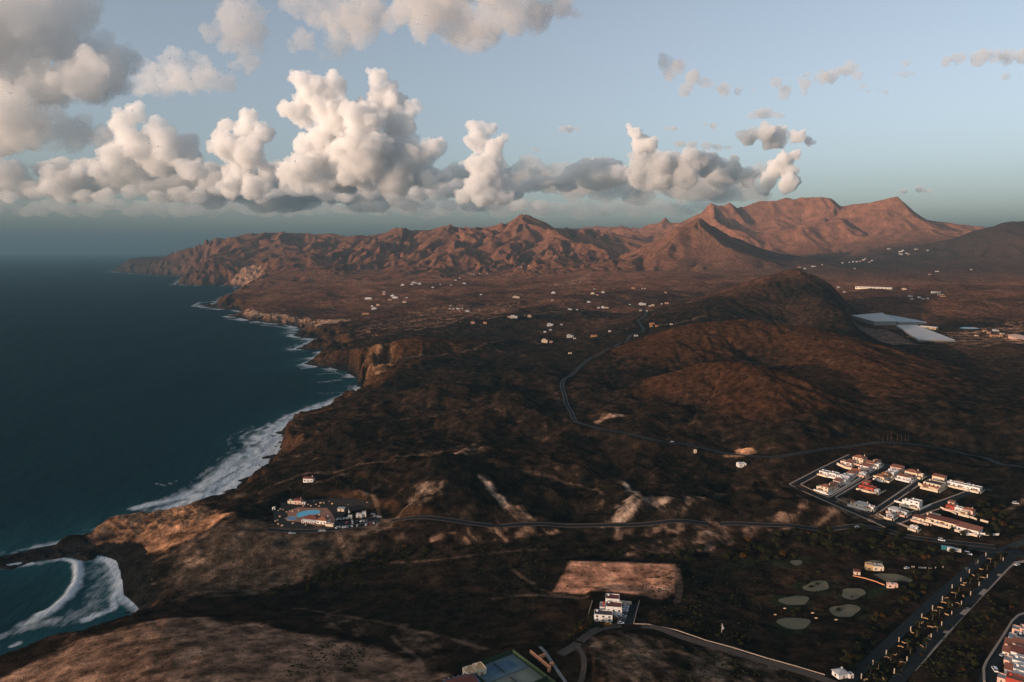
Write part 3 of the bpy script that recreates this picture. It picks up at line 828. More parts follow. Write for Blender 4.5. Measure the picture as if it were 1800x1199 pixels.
# ------------------------------------------------------------------ clouds: cumulus of real depth far beyond the haze
_unit = None
def unit_sphere():
    global _unit
    if _unit is None:
        bm = bmesh.new(); bmesh.ops.create_icosphere(bm, subdivisions=2, radius=1.0)
        bm.verts.ensure_lookup_table()
        _unit = (np.array([v.co[:] for v in bm.verts]), np.array([[v.index for v in f.verts] for f in bm.faces]))
        bm.free()
    return _unit

def cloud_mat(name, density, tint=(1, 1, 1)):
    m, t, out = new_mat(name)
    v = nd(t, 'ShaderNodeVolumePrincipled', Density=density, Anisotropy=0.0)
    v.inputs['Color'].default_value = (*tint, 1)
    t.links.new(v.outputs[0], out.inputs['Volume'])
    return m

def cloud(label, lobes, dist, base_v, dens=0.012, seed=1, kids=9, flat=0.6, fine=1.7, name='cloud', rough=1.0, wide=1.0, tint=1.0):
    rnd = np.random.RandomState(seed)
    D = dist * 1000.0
    px = D / FPX
    zb = at_depth(900, base_v, D)[2]
    cen, rad = [], []
    for u, v, r in lobes:
        x, y, z = at_depth(u, v, D)
        y = y + rnd.uniform(-1, 1) * r * px * 0.9
        R = r * px
        cen.append((x, y, z)); rad.append(R * 0.86)
        for k_ in range(kids):
            d = rnd.normal(size=3); d /= np.linalg.norm(d); d[2] = abs(d[2]) * 0.9 if rnd.rand() < 0.7 else d[2]
            rr = R * rnd.uniform(0.22, 0.48)
            c = np.array((x, y, z)) + d * R * 0.82
            cen.append(tuple(c)); rad.append(rr)
            for q in range(3):
                e = rnd.normal(size=3); e /= np.linalg.norm(e); e[2] = abs(e[2]) if rnd.rand() < 0.6 else e[2]
                cen.append(tuple(c + e * rr * 0.85)); rad.append(rr * rnd.uniform(0.3, 0.5))
    V, F = unit_sphere()
    vs, fs = [], []
    for i, (c, R) in enumerate(zip(cen, rad)):
        p = V * R * np.array((wide, 1.0, 1.0)) + np.array(c)
        low = p[:, 2] < zb
        p[:, 2] = np.where(low, zb - (zb - p[:, 2]) * (1 - flat) * 0.35, p[:, 2])
        vs.append(p); fs.append(F + i * len(V))
    vs = np.concatenate(vs); fs = np.concatenate(fs)
    org = vs.mean(0)
    me = bpy.data.meshes.new(name); me.from_pydata((vs - org).tolist(), [], fs.tolist())
    o = bpy.data.objects.new(name, me); COL.objects.link(o); o.location = org
    vox = px * 4.2 / fine
    r_ = o.modifiers.new('remesh', 'REMESH'); r_.mode = 'VOXEL'; r_.voxel_size = vox
    # cauliflower: rounded cells at three sizes, then torn by finer noise
    small = min(1.0, float(np.mean([l[2] for l in lobes])) / 26.0)
    for kind, sc, st in (('CLOUDS', 34, 9.0 * rough), ('VORONOI', 20, 6.5), ('VORONOI', 9, 4.5), ('CLOUDS', 5, 3.0 * rough)):
        tx = bpy.data.textures.new('billow', kind); tx.noise_scale = px * sc
        if kind == 'CLOUDS':
            tx.noise_depth = 3
        dm = o.modifiers.new('billow', 'DISPLACE'); dm.texture = tx; dm.texture_coords = 'GLOBAL'
        dm.strength = px * st * small * (2 if kind == 'CLOUDS' else -1); dm.mid_level = 0.5 if kind == 'CLOUDS' else 0.35
    key = 'cloud_vapour_%g_%g' % (dens, tint)
    if key not in MATS:
        MATS[key] = cloud_mat(key, dens, (tint, tint, tint))  # tint below white greys the vapour, standing in for shade on the cloud
    me.materials.append(MATS[key])
    o['label'] = label; o['category'] = 'cloud'; o['group'] = 'clouds over the sea and mountains'
    return o

cloud('huge pink cumulus filling the upper left corner of the sky', [(60,60,70),(130,110,70),(40,140,75),(165,150,50),(0,40,80),(100,20,60),(-60,100,110),(-100,40,90),(195,120,30),(100,170,55),(205,150,24),(60,0,60)], 22, 190, dens=0.0014, seed=1, rough=1.5)
cloud('dark grey flat-based cloud under the huge pink cumulus', [(60,225,48),(0,230,60),(115,230,42),(165,238,30),(-70,220,80),(30,205,50),(200,240,22)], 20, 270, dens=0.0016, tint=0.9, seed=2, rough=1.5)
cloud('peach cumulus tower left of the bright white tower', [(235,200,20),(228,222,28),(220,248,32),(250,262,40),(275,285,38),(200,278,28),(305,272,40),(330,298,28),(170,298,20),(130,300,17),(90,302,15),(355,308,16),(290,240,30)], 17, 316, dens=0.0045, seed=3)
cloud('dazzling white cumulus tower with two rounded heads', [(388,222,18),(380,240,16),(440,210,20),(432,235,28),(462,235,22),(405,262,30),(445,272,34),(470,300,20),(415,302,32),(395,328,22),(440,330,26),(468,325,18)], 14, 350, dens=0.008, seed=4)
cloud('biggest cumulus mass with twin towers above the coast', [(522,140,14),(545,160,30),(590,152,26),(520,195,30),(590,200,44),(660,135,20),(672,172,36),(640,222,42),(702,222,32),(560,262,46),(640,282,52),(712,282,44),(762,262,22),(600,308,42),(690,318,38),(750,312,26),(540,300,34),(500,300,26),(720,190,18),(520,322,18),(570,328,20),(640,330,20),(700,330,20),(755,322,18),(785,312,14)], 16.5, 342, dens=0.0062, seed=5, kids=12)
cloud('slim white cumulus tower over the middle of the range', [(836,222,16),(860,228,16),(885,242,11),(842,252,24),(870,262,22),(828,288,20),(858,298,30),(836,325,24),(880,318,24),(903,338,18),(815,345,18),(880,350,20),(850,350,22)], 14.5, 370, dens=0.008, seed=6)
cloud('low grey cloud bank trailing under the twin towers', [(520,338,13),(545,332,15),(575,340,16),(610,345,16),(650,340,17),(690,345,17),(730,342,18),(770,338,18),(800,332,18),(490,342,12),(460,348,10)], 22, 362, dens=0.004, seed=7, wide=1.7, kids=7)
cloud('pale low cloud bank left of the slim tower', [(640,362,10),(670,360,11),(710,362,12),(750,360,13),(790,362,13),(830,364,13),(870,366,13),(910,362,14),(950,360,12),(600,366,9),(625,364,9)], 27, 378, dens=0.0028, seed=8, wide=1.7, kids=6)
cloud('grey cumulus clump right of the slim tower', [(1010,306,18),(1035,300,22),(1065,292,24),(1045,318,22),(1080,312,22),(985,318,14),(960,322,14),(1000,325,16),(940,300,9),(935,325,16)], 20, 345, dens=0.006, seed=9, wide=1.7, kids=7)
cloud('small bright cumulus head above the grey clump', [(1105,222,7),(1115,235,13),(1130,248,18),(1142,258,15),(1120,262,14),(1150,245,10)], 17, 278, dens=0.011, seed=10, kids=8)
cloud('broad grey cumulus left of the summit massif', [(1120,285,22),(1150,292,28),(1185,290,28),(1215,285,26),(1250,292,30),(1285,302,26),(1315,312,20),(1200,310,30),(1120,318,22),(1165,318,26),(1260,318,24)], 19, 334, dens=0.006, tint=0.92, seed=11, kids=8)
cloud('white cumulus rising behind the summit massif', [(1375,280,15),(1392,274,12),(1365,295,18),(1385,300,18),(1355,318,18),(1380,325,18),(1400,318,12),(1345,335,14)], 24, 345, dens=0.010, seed=12, kids=8)
cloud('oval peach cloud floating above the summit massif', [(1320,240,18),(1345,235,20),(1375,240,20),(1402,242,17),(1425,246,12),(1360,250,18),(1310,246,10)], 13, 260, dens=0.012, seed=13, kids=8)
cloud('small grey cloud strip above the oval peach cloud', [(1330,200,9),(1348,198,11),(1368,203,9),(1318,204,6)], 13, 211, dens=0.00518, tint=0.85, seed=14, wide=1.7, kids=6, rough=1.5)
cloud('ragged grey cloud streak in the upper middle right', [(1170,106,13),(1190,118,16),(1180,130,12),(1215,138,15),(1205,158,13),(1240,150,14),(1270,158,15),(1300,156,12),(1322,160,7)], 9, 178, dens=0.00583, tint=0.85, seed=15, kids=6, rough=2.0)
cloud('ragged pinkish cloud streak right of centre', [(1362,146,12),(1385,158,11),(1410,150,14),(1420,130,8),(1440,138,13),(1465,130,17),(1492,122,16),(1505,135,10),(1415,165,9)], 9, 176, dens=0.00583, tint=0.85, seed=16, kids=6, rough=2.0)
cloud('thin grey wisp under the pinkish streak', [(1515,152,7),(1530,160,8),(1555,162,7),(1542,160,6)], 9, 170, dens=0.00518, tint=0.85, seed=17, kids=5, rough=2.0)
cloud('long grey cloud touching the upper right edge', [(1665,108,11),(1690,100,16),(1720,102,17),(1750,104,15),(1775,98,16),(1805,96,18),(1840,98,20)], 9, 118, dens=0.00583, tint=0.85, seed=18, kids=7, rough=2.0)
cloud('tiny grey puff below the long cloud at upper right', [(1760,138,7),(1772,135,8)], 9, 146, dens=0.00518, tint=0.85, seed=19, kids=5, rough=2.0)
cloud('small grey wisp left of the long cloud', [(1575,134,7),(1592,132,9),(1608,130,6),(1590,112,8)], 9, 142, dens=0.00518, tint=0.85, seed=20, kids=5, rough=2.0)
cloud('tiny grey lens cloud right of the slim tower', [(988,228,8),(1002,225,10),(1016,228,7)], 14, 236, dens=0.00778, tint=0.85, seed=21, kids=6, rough=1.5)
cloud('tiny grey speck cloud beside the slim tower', [(938,262,5),(946,264,5)], 14, 270, dens=0.00778, tint=0.85, seed=22, kids=5, rough=1.5)
cloud('tiny grey puff above the broad grey cumulus', [(1240,219,7),(1255,221,7)], 14, 228, dens=0.00778, tint=0.85, seed=23, kids=6, rough=1.5)
cloud('tiny grey puff beside the small bright cumulus head', [(1172,226,6),(1184,227,7)], 14, 233, dens=0.00778, tint=0.85, seed=24, kids=6, rough=1.5)
cloud('thin grey cloud strip above the broad grey cumulus', [(1195,252,8),(1215,256,8),(1240,258,8),(1262,258,7),(1280,260,5)], 15, 266, dens=0.00648, tint=0.85, seed=25, wide=1.7, kids=6, rough=1.5)
cloud('pinkish grey cloud puff left of the top centre', [(400,40,30),(430,30,34),(445,55,28),(410,65,30),(370,60,18),(425,95,22),(440,112,20),(415,118,16),(350,50,10)], 9.5, 132, dens=0.00263, tint=0.86, seed=26, rough=2.0)
cloud('soft grey cloud at the top left of centre', [(520,10,26),(560,20,34),(600,40,38),(640,55,36),(590,75,26),(540,75,22),(510,80,14),(640,15,40),(570,105,16)], 9, 100, dens=0.00263, tint=0.86, seed=27, rough=2.0)
cloud('large dark grey cloud cut by the top edge', [(710,10,40),(750,25,40),(800,35,44),(850,45,42),(900,30,42),(945,20,36),(985,15,28),(1010,25,14),(780,-20,60),(880,-20,60),(740,60,22),(830,72,22)], 8, 88, dens=0.00337, tint=0.86, seed=28, rough=2.0)
cloud('grey veil cloud behind the huge pink cumulus', [(250,150,26),(290,150,28),(330,148,30),(370,145,28),(400,150,22),(260,120,24),(300,110,26),(350,115,22)], 28, 165, dens=0.0008, seed=29, rough=2.0, kids=6)
cloud('low hazy cloud bank on the left sea horizon', [(60,340,14),(90,332,16),(110,345,16),(150,348,15),(190,346,16),(230,340,14),(270,345,15),(310,342,16),(340,348,15),(20,346,14),(-30,345,18)], 26, 362, dens=0.0028, seed=30, wide=1.7, kids=7)
cloud('flat pink-edged cloud strip under the white tower', [(380,334,10),(410,338,11),(440,338,11),(470,338,10),(500,330,10),(350,332,8)], 21, 346, dens=0.005, seed=31, wide=1.7, kids=6)
cloud('small pale cloud low over the right ridge', [(1590,336,6),(1615,334,7),(1632,337,5)], 28, 342, dens=0.005, seed=32, wide=1.7, kids=5)
def bank(label, u0, u1, v0, v1, r, dist, base, dens, seed, tint=.85):
    rn = random.Random(seed); L = []
    u = u0
    while u < u1:
        L.append((u, rn.uniform(v0, v1), r * rn.uniform(.7, 1.2))); u += r * rn.uniform(.45, .8)
    return cloud(label, L, dist, base, dens=dens, seed=seed, kids=5, wide=2.0, tint=tint, fine=1.2)
bank('long grey cloud bank low over the sea at the left edge', -60, 440, 292, 342, 24, 27, 356, .0026, 41)
bank('grey-mauve cloud bank under the towers near the horizon', 340, 900, 305, 360, 25, 29, 374, .0026, 42)
bank('grey cloud bank between slim tower and summit massif', 860, 1345, 292, 345, 22, 29, 360, .0022, 43)
bank('faint distant cloud band just above the sea horizon', -60, 1250, 356, 376, 11, 40, 388, .0010, 44)
print('clouds done', round(time.time() - _t0, 1))
# ------------------------------------------------------------------ object helpers
def thing(name, label, cat, loc=(0, 0, 0), rz=0.0, group=None):
    o = bpy.data.objects.new(name, None); COL.objects.link(o)
    o.empty_display_size = 0.5
    o.location = loc; o.rotation_euler = (0, 0, rz)
    o['label'] = label; o['category'] = cat
    if group:
        o['group'] = group
    return o

class MB:
    """collects boxes, prisms and tubes into one mesh"""
    def __init__(s):
        s.v = []; s.f = []
    def box(s, x0, x1, y0, y1, z0, z1):
        b = len(s.v)
        s.v += [(x0, y0, z0), (x1, y0, z0), (x1, y1, z0), (x0, y1, z0), (x0, y0, z1), (x1, y0, z1), (x1, y1, z1), (x0, y1, z1)]
        s.f += [tuple(b + i for i in q) for q in ((3, 2, 1, 0), (4, 5, 6, 7), (0, 1, 5, 4), (1, 2, 6, 5), (2, 3, 7, 6), (3, 0, 4, 7))]
        return s
    def prism(s, poly, z0, z1):
        """upright prism over a counter-clockwise outline; z0, z1 numbers or lists"""
        n = len(poly); b = len(s.v)
        za = z0 if hasattr(z0, '__len__') else [z0] * n
        zb = z1 if hasattr(z1, '__len__') else [z1] * n
        s.v += [(p[0], p[1], za[i]) for i, p in enumerate(poly)] + [(p[0], p[1], zb[i]) for i, p in enumerate(poly)]
        s.f.append(tuple(b + i for i in reversed(range(n)))); s.f.append(tuple(b + n + i for i in range(n)))
        s.f += [(b + i, b + (i + 1) % n, b + n + (i + 1) % n, b + n + i) for i in range(n)]
        return s
    def poly(s, pts, faces):
        b = len(s.v); s.v += [tuple(p) for p in pts]; s.f += [tuple(b + i for i in f) for f in faces]
        return s
    def tube(s, pts, r, n=6):
        b = len(s.v); P = [Vector(p) for p in pts]
        rs = r if hasattr(r, '__len__') else [r] * len(P)
        for i, p in enumerate(P):
            d = (P[min(i + 1, len(P) - 1)] - P[max(i - 1, 0)]).normalized()
            a = d.cross(Vector((0, 0, 1)) if abs(d.z) < 0.9 else Vector((1, 0, 0))).normalized(); c = d.cross(a)
            for k in range(n):
                t = 2 * math.pi * k / n
                s.v.append(tuple(p + (a * math.cos(t) + c * math.sin(t)) * rs[i]))
        for i in range(len(P) - 1):
            for k in range(n):
                s.f.append((b + i * n + k, b + i * n + (k + 1) % n, b + (i + 1) * n + (k + 1) % n, b + (i + 1) * n + k))
        s.f.append(tuple(b + k for k in reversed(range(n)))); s.f.append(tuple(b + (len(P) - 1) * n + k for k in range(n)))
        return s
    def mesh(s, name, mat, smooth=False):
        me = bpy.data.meshes.new(name); me.from_pydata(s.v, [], s.f); me.update()
        if mat:
            me.materials.append(mat)
        if smooth:
            me.polygons.foreach_set('use_smooth', [True] * len(me.polygons))
        return me
    def build(s, name, mat, parent=None, smooth=False):
        return link(s.mesh(name, mat, smooth), name, parent)

def link(me, name, parent=None, loc=None, rz=None):
    o = bpy.data.objects.new(name, me); COL.objects.link(o)
    if parent is not None:
        o.parent = parent
    if loc is not None:
        o.location = loc
    if rz is not None:
        o.rotation_euler = (0, 0, rz)
    return o

def copy_tree(root):
    r = root.copy(); COL.objects.link(r)
    for ch in root.children:
        c = ch.copy(); COL.objects.link(c); c.parent = r
        for g in ch.children:
            d = g.copy(); COL.objects.link(d); d.parent = c
    return r

def tag(o, label, cat, group=None):
    o['label'] = label; o['category'] = cat
    if group:
        o['group'] = group
    return o

def heading(u0, v0, u1, v1, z=None):
    a = pix(u0, v0); b = pix(u1, v1)
    return math.atan2(b[1] - a[1], b[0] - a[0])

ORD = ['first', 'second', 'third', 'fourth', 'fifth', 'sixth', 'seventh', 'eighth', 'ninth', 'tenth', 'eleventh', 'twelfth', 'thirteenth',
       'fourteenth', 'fifteenth', 'sixteenth', 'seventeenth', 'eighteenth', 'nineteenth', 'twentieth', 'twenty-first', 'twenty-second', 'twenty-third', 'twenty-fourth', 'twenty-fifth', 'twenty-sixth', 'twenty-seventh', 'twenty-eighth', 'twenty-ninth', 'thirtieth']

# paints
WHITE = plain('white_plaster', (.68, .64, .60), .85, .10, .3)
CREAM = plain('cream_plaster', (.66, .53, .38), .85, .12, .3)
PINK = plain('pink_plaster', (.66, .42, .32), .85, .12, .3)
OCHRE = plain('ochre_plaster', (.50, .32, .16), .85, .12, .3)
REDW = plain('red_plaster', (.36, .05, .03), .85, .15, .3)
GREYW = plain('grey_plaster', (.42, .43, .44), .85, .12, .3)
TILE = plain('clay_tile', (.27, .105, .062), .9, .3, 1.2)
TILED = plain('dark_clay_tile', (.16, .05, .035), .9, .3, 1.2)
FLATR = plain('grey_flat_roof', (.34, .34, .34), .9, .2, .5)
DARKR = plain('dark_flat_roof', (.07, .055, .055), .9, .2, .5)
GLASS = plain('dark_window_glass', (.015, .018, .022), .15, .1, .5, spec=.6)
WOOD = plain('brown_timber', (.11, .06, .03), .8, .2, 1.0)
ASPH = plain('asphalt', (.017, .020, .022), .95, .3, .25, spec=.08)
PAVE = plain('pale_paving', (.26, .21, .17), .9, .2, .4)
KERB = plain('pale_kerb_stone', (.30, .23, .18), .9, .15, .6)
LINE = plain('road_paint', (.26, .26, .25), .7, .2, .8)
DIRT = plain('packed_dirt', (.066, .048, .036), .95, .25, .12)
STEEL = plain('grey_metal', (.30, .30, .30), .5, .1, 1.0, metallic=.6)
TIMBERP = plain('pole_timber', (.10, .07, .05), .9, .2, 1.0)

# ------------------------------------------------------------------ roads
def ribbon(name, line, w, mat, dz, off=0.0, step=1, parent=None, kind=True, trim=(0, None)):
    L = line[trim[0]:trim[1]]
    P = L[:, :2]; d = np.gradient(P, axis=0); d /= np.linalg.norm(d, axis=1)[:, None] + 1e-9
    nrm = np.column_stack([-d[:, 1], d[:, 0]])
    a = P + nrm * (off + w / 2); b = P + nrm * (off - w / 2)
    z = L[:, 2] + dz
    n = len(P)
    v = [(a[i, 0], a[i, 1], z[i]) for i in range(n)] + [(b[i, 0], b[i, 1], z[i]) for i in range(n)]
    f = [(i, n + i, n + i + 1, i + 1) for i in range(n - 1)]
    me = bpy.data.meshes.new(name); me.from_pydata(v, [], f); me.update(); me.materials.append(mat)
    o = link(me, name, parent)
    if kind and parent is None:
        o['kind'] = 'structure'
    return o

for nm, (line, w) in ROAD_LINE.items():
    mat = DIRT if nm.startswith('dirt') else ASPH
    dz_r = .22
    rd_ = ribbon('road' if mat is ASPH else 'path', line, w, mat, dz_r)
    if nm == 'country_road':
        ribbon('edge_line', line, 0.28, LINE, .24, off=w / 2 - .5, parent=rd_)
        ribbon('edge_line', line, 0.28, LINE, .24, off=-w / 2 + .5, parent=rd_)
    if nm == 'coast_road':
        ribbon('road_shoulder', line, 2.6, plain('sandy_verge', (.11, .068, .044), .95, .35, .2), 0.16, off=w / 2 + 1.0, parent=rd_)
        ribbon('road_shoulder', line, 2.0, plain('sandy_verge', (.11, .068, .044), .95, .35, .2), 0.16, off=-w / 2 - .8, parent=rd_)

def draped(name, px_pts, w, mat, dz=0.12, step=4.0, h=0.0, closed=False, parent=None, kind='structure', world=False, thick=True):
    """a strip (or low wall when h > 0) laid over the ground along picture points"""
    P = [p[:2] if world else pix(*p)[:2] for p in px_pts]
    S = np.array(P, float)
    # densify straight runs
    out = []
    for i in range(len(S) - 1):
        n = max(1, int(np.hypot(*(S[i + 1] - S[i])) / step))
        for t in np.linspace(0, 1, n, endpoint=False):
            out.append(S[i] + (S[i + 1] - S[i]) * t)
    out.append(S[-1]); S = np.array(out)
    d = np.gradient(S, axis=0); d /= np.linalg.norm(d, axis=1)[:, None] + 1e-9
    nrm = np.column_stack([-d[:, 1], d[:, 0]])
    a = S + nrm * w / 2; b = S - nrm * w / 2
    z = np.maximum(ground(S[:, 0], S[:, 1]), 0)
    n = len(S)
    base = S[0]; z0 = float(z.min())
    v = []
    for arr, e in ((a, h + dz), (b, h + dz), (a, -0.6), (b, -0.6)):
        v += [(arr[i, 0] - base[0], arr[i, 1] - base[1], z[i] + e - z0) for i in range(n)]
    f = [(i, n + i, n + i + 1, i + 1) for i in range(n - 1)]
    f += [(2 * n + i, i, i + 1, 2 * n + i + 1) for i in range(n - 1)]
    f += [(n + i, 3 * n + i, 3 * n + i + 1, n + i + 1) for i in range(n - 1)]
    f += [(0, 2 * n, 3 * n, n), (n - 1, 2 * n - 1, 4 * n - 1, 3 * n - 1)]
    me = bpy.data.meshes.new(name); me.from_pydata(v, [], f); me.update(); me.materials.append(mat)
    o = link(me, name, parent, (base[0], base[1], z0))
    if kind and parent is None:
        o['kind'] = kind
    return o

def slab(name, px_poly, mat, dz=0.12, parent=None, kind='structure', n=10):
    """a paved or planted patch on the ground, as a fan that follows the terrain"""
    P = np.array([pix(*p)[:2] for p in px_poly]); c = P.mean(0)
    v = [(c[0], c[1], float(ground(c[0], c[1])) + dz)]; m = len(P)
    for k in range(1, 4):
        q = c + (P - c) * (k / 3)
        z = ground(q[:, 0], q[:, 1]) + dz
        v += [(q[i, 0], q[i, 1], z[i]) for i in range(m)]
    f = [(0, 1 + i, 1 + (i + 1) % m) for i in range(m)]
    for k in range(2):
        f += [(1 + k * m + i, 1 + (k + 1) * m + i, 1 + (k + 1) * m + (i + 1) % m, 1 + k * m + (i + 1) % m) for i in range(m)]
    me = bpy.data.meshes.new(name); me.from_pydata(v, [], f); me.update(); me.materials.append(mat)
    bm = bmesh.new(); bm.from_mesh(me); bmesh.ops.recalc_face_normals(bm, faces=bm.faces)
    if sum(f_.normal.z for f_ in bm.faces) < 0:
        bmesh.ops.reverse_faces(bm, faces=bm.faces)
    bm.to_mesh(me); bm.free()
    o = link(me, name, parent)
    if kind and parent is None:
        o['kind'] = kind
    return o
# ------------------------------------------------------------------ houses
def hip_roof(mb, x0, x1, y0, y1, z, rise, eave=0.5):
    x0 -= eave; x1 += eave; y0 -= eave; y1 += eave
    w, d = x1 - x0, y1 - y0
    if w >= d:
        a, b = (x0 + d / 2, (y0 + y1) / 2), (x1 - d / 2, (y0 + y1) / 2)
    else:
        a, b = ((x0 + x1) / 2, y0 + w / 2), ((x0 + x1) / 2, y1 - w / 2)
    pts = [(x0, y0, z), (x1, y0, z), (x1, y1, z), (x0, y1, z), (a[0], a[1], z + rise), (b[0], b[1], z + rise),
           (x0, y0, z - .2), (x1, y0, z - .2), (x1, y1, z - .2), (x0, y1, z - .2)]
    if w >= d:
        f = [(0, 1, 5, 4), (1, 2, 5), (2, 3, 4, 5), (3, 0, 4)]
    else:
        f = [(0, 1, 4), (1, 2, 5, 4), (2, 3, 5), (3, 0, 4, 5)]
    f += [(6, 7, 1, 0), (7, 8, 2, 1), (8, 9, 3, 2), (9, 6, 0, 3), (9, 8, 7, 6)]
    mb.poly(pts, f)

def shed_roof(mb, x0, x1, y0, y1, z0, z1, eave=0.4):
    x0 -= eave; x1 += eave; y0 -= eave; y1 += eave
    mb.poly([(x0, y0, z0), (x1, y0, z0), (x1, y1, z1), (x0, y1, z1), (x0, y0, z0 - .25), (x1, y0, z0 - .25), (x1, y1, z1 - .25), (x0, y1, z1 - .25)],
            [(0, 1, 2, 3), (7, 6, 5, 4), (4, 5, 1, 0), (5, 6, 2, 1), (6, 7, 3, 2), (7, 4, 0, 3)])

def gable_roof(mb, x0, x1, y0, y1, z, rise, eave=0.4):
    x0 -= eave; x1 += eave; y0 -= eave; y1 += eave; ym = (y0 + y1) / 2
    mb.poly([(x0, y0, z), (x1, y0, z), (x1, y1, z), (x0, y1, z), (x0, ym, z + rise), (x1, ym, z + rise)],
            [(0, 1, 5, 4), (2, 3, 4, 5), (1, 2, 5), (3, 0, 4), (3, 2, 1, 0)])

def window(root, x, y, z, w, h, side, arch=False, door=False):
    """glazed opening with its own frame on the wall face that looks to -y, +x, -x or +y"""
    d = 0.10
    fr, gl = MB(), MB()
    def put(mb, a0, a1, z0, z1, t0, t1):
        if side == 'S':
            mb.box(a0, a1, -t1, -t0, z0, z1)
        elif side == 'N':
            mb.box(a0, a1, t0, t1, z0, z1)
        elif side == 'E':
            mb.box(t0, t1, a0, a1, z0, z1)
        else:
            mb.box(-t1, -t0, a0, a1, z0, z1)
    put(gl, -w / 2, w / 2, 0, h, 0.02, 0.05)
    g = .12
    put(fr, -w / 2 - g, -w / 2, -g, h + g, 0, d); put(fr, w / 2, w / 2 + g, -g, h + g, 0, d)
    put(fr, -w / 2, w / 2, h, h + g, 0, d); put(fr, -w / 2, w / 2, -g, 0, 0, d + .03)
    o = gl.build('door' if door else 'window', WOOD if door else GLASS, root)
    o.location = (x, y, z)
    fr.build('frame', WHITE if not door else CREAM, o)
    return o

def block(root, x0, x1, y0, y1, z0, z1, wall, roof, style, detail=1, rnd=random, parapet=.5):
    """one volume of a house: walls, roof of the given style, windows on the sides the camera can see"""
    w = MB().box(x0, x1, y0, y1, z0 - .8, z1)
    if style == 'flat':
        p, t = parapet, .25
        w.box(x0, x1, y0, y0 + t, z1, z1 + p); w.box(x0, x1, y1 - t, y1, z1, z1 + p)
        w.box(x0, x0 + t, y0 + t, y1 - t, z1, z1 + p); w.box(x1 - t, x1, y0 + t, y1 - t, z1, z1 + p)
    w.build('wall', wall, root)
    r = MB()
    if style == 'flat':
        r.box(x0 + .25, x1 - .25, y0 + .25, y1 - .25, z1 + .003, z1 + .12)
    elif style == 'hip':
        hip_roof(r, x0, x1, y0, y1, z1 + .2, min(x1 - x0, y1 - y0) * .26)
    elif style == 'gable':
        gable_roof(r, x0, x1, y0, y1, z1 + .003, (y1 - y0) * .24)
    elif style == 'shed':
        shed_roof(r, x0, x1, y0, y1, z1 + .25, z1 + .25 + (y1 - y0) * .16)
        MB().poly([(x0, y1, z1), (x1, y1, z1), (x1, y1, z1 + (y1 - y0) * .16), (x0, y1, z1 + (y1 - y0) * .16), (x0, y0, z1), (x1, y0, z1)],
                  [(0, 1, 2, 3), (4, 0, 3), (5, 2, 1)]).build('gable_wall', wall, root)
    ro = r.build('roof', roof, root)
    if detail and style == 'flat' and (x1 - x0) > 5:
        MB().box(x0 + 1.2, x0 + 2.6, y1 - 2.6, y1 - 1.2, z1 + .12, z1 + 1.3).build('roof_hatch', wall, ro)
    if detail and style in ('hip', 'gable') and (x1 - x0) > 6:
        MB().box(x1 - 2.2, x1 - 1.5, y1 - 2.4, y1 - 1.7, z1, z1 + (y1 - y0) * .26 + .7).build('chimney', wall, ro)
    if detail:
        fl = max(1, int(round((z1 - z0) / 3.1)))
        for k in range(fl):
            zb = z0 + k * (z1 - z0) / fl + .95
            n = max(1, int((x1 - x0) / 3.6))
            for i in range(n):
                cx_ = x0 + (i + .5) * (x1 - x0) / n
                dr = (k == 0 and i == n // 2)
                window(root, cx_, y0, z0 + .05 if dr else zb, 1.0 if dr else 1.5, 2.1 if dr else 1.3, 'S', door=dr)
            n = max(1, int((y1 - y0) / 4.2))
            for i in range(n):
                cy_ = y0 + (i + .5) * (y1 - y0) / n
                window(root, x0, cy_, zb, 1.4, 1.3, 'W')
                if (i + k) % 2 == 0:
                    window(root, x1, cy_, zb, 1.4, 1.3, 'E')

def house(label, u, v, rot, blocks, group=None, detail=1, name='house', loc=None, sink=0.0):
    """blocks: (x0, x1, y0, y1, z0, z1, wall, roof, style) in metres about the house's own centre"""
    p = loc or pix(u, v)
    t = thing(name, label, 'house' if name != 'building' else 'building', (p[0], p[1], p[2] - sink), rot, group)
    for b in blocks:
        block(t, *b, detail=detail)
    return t

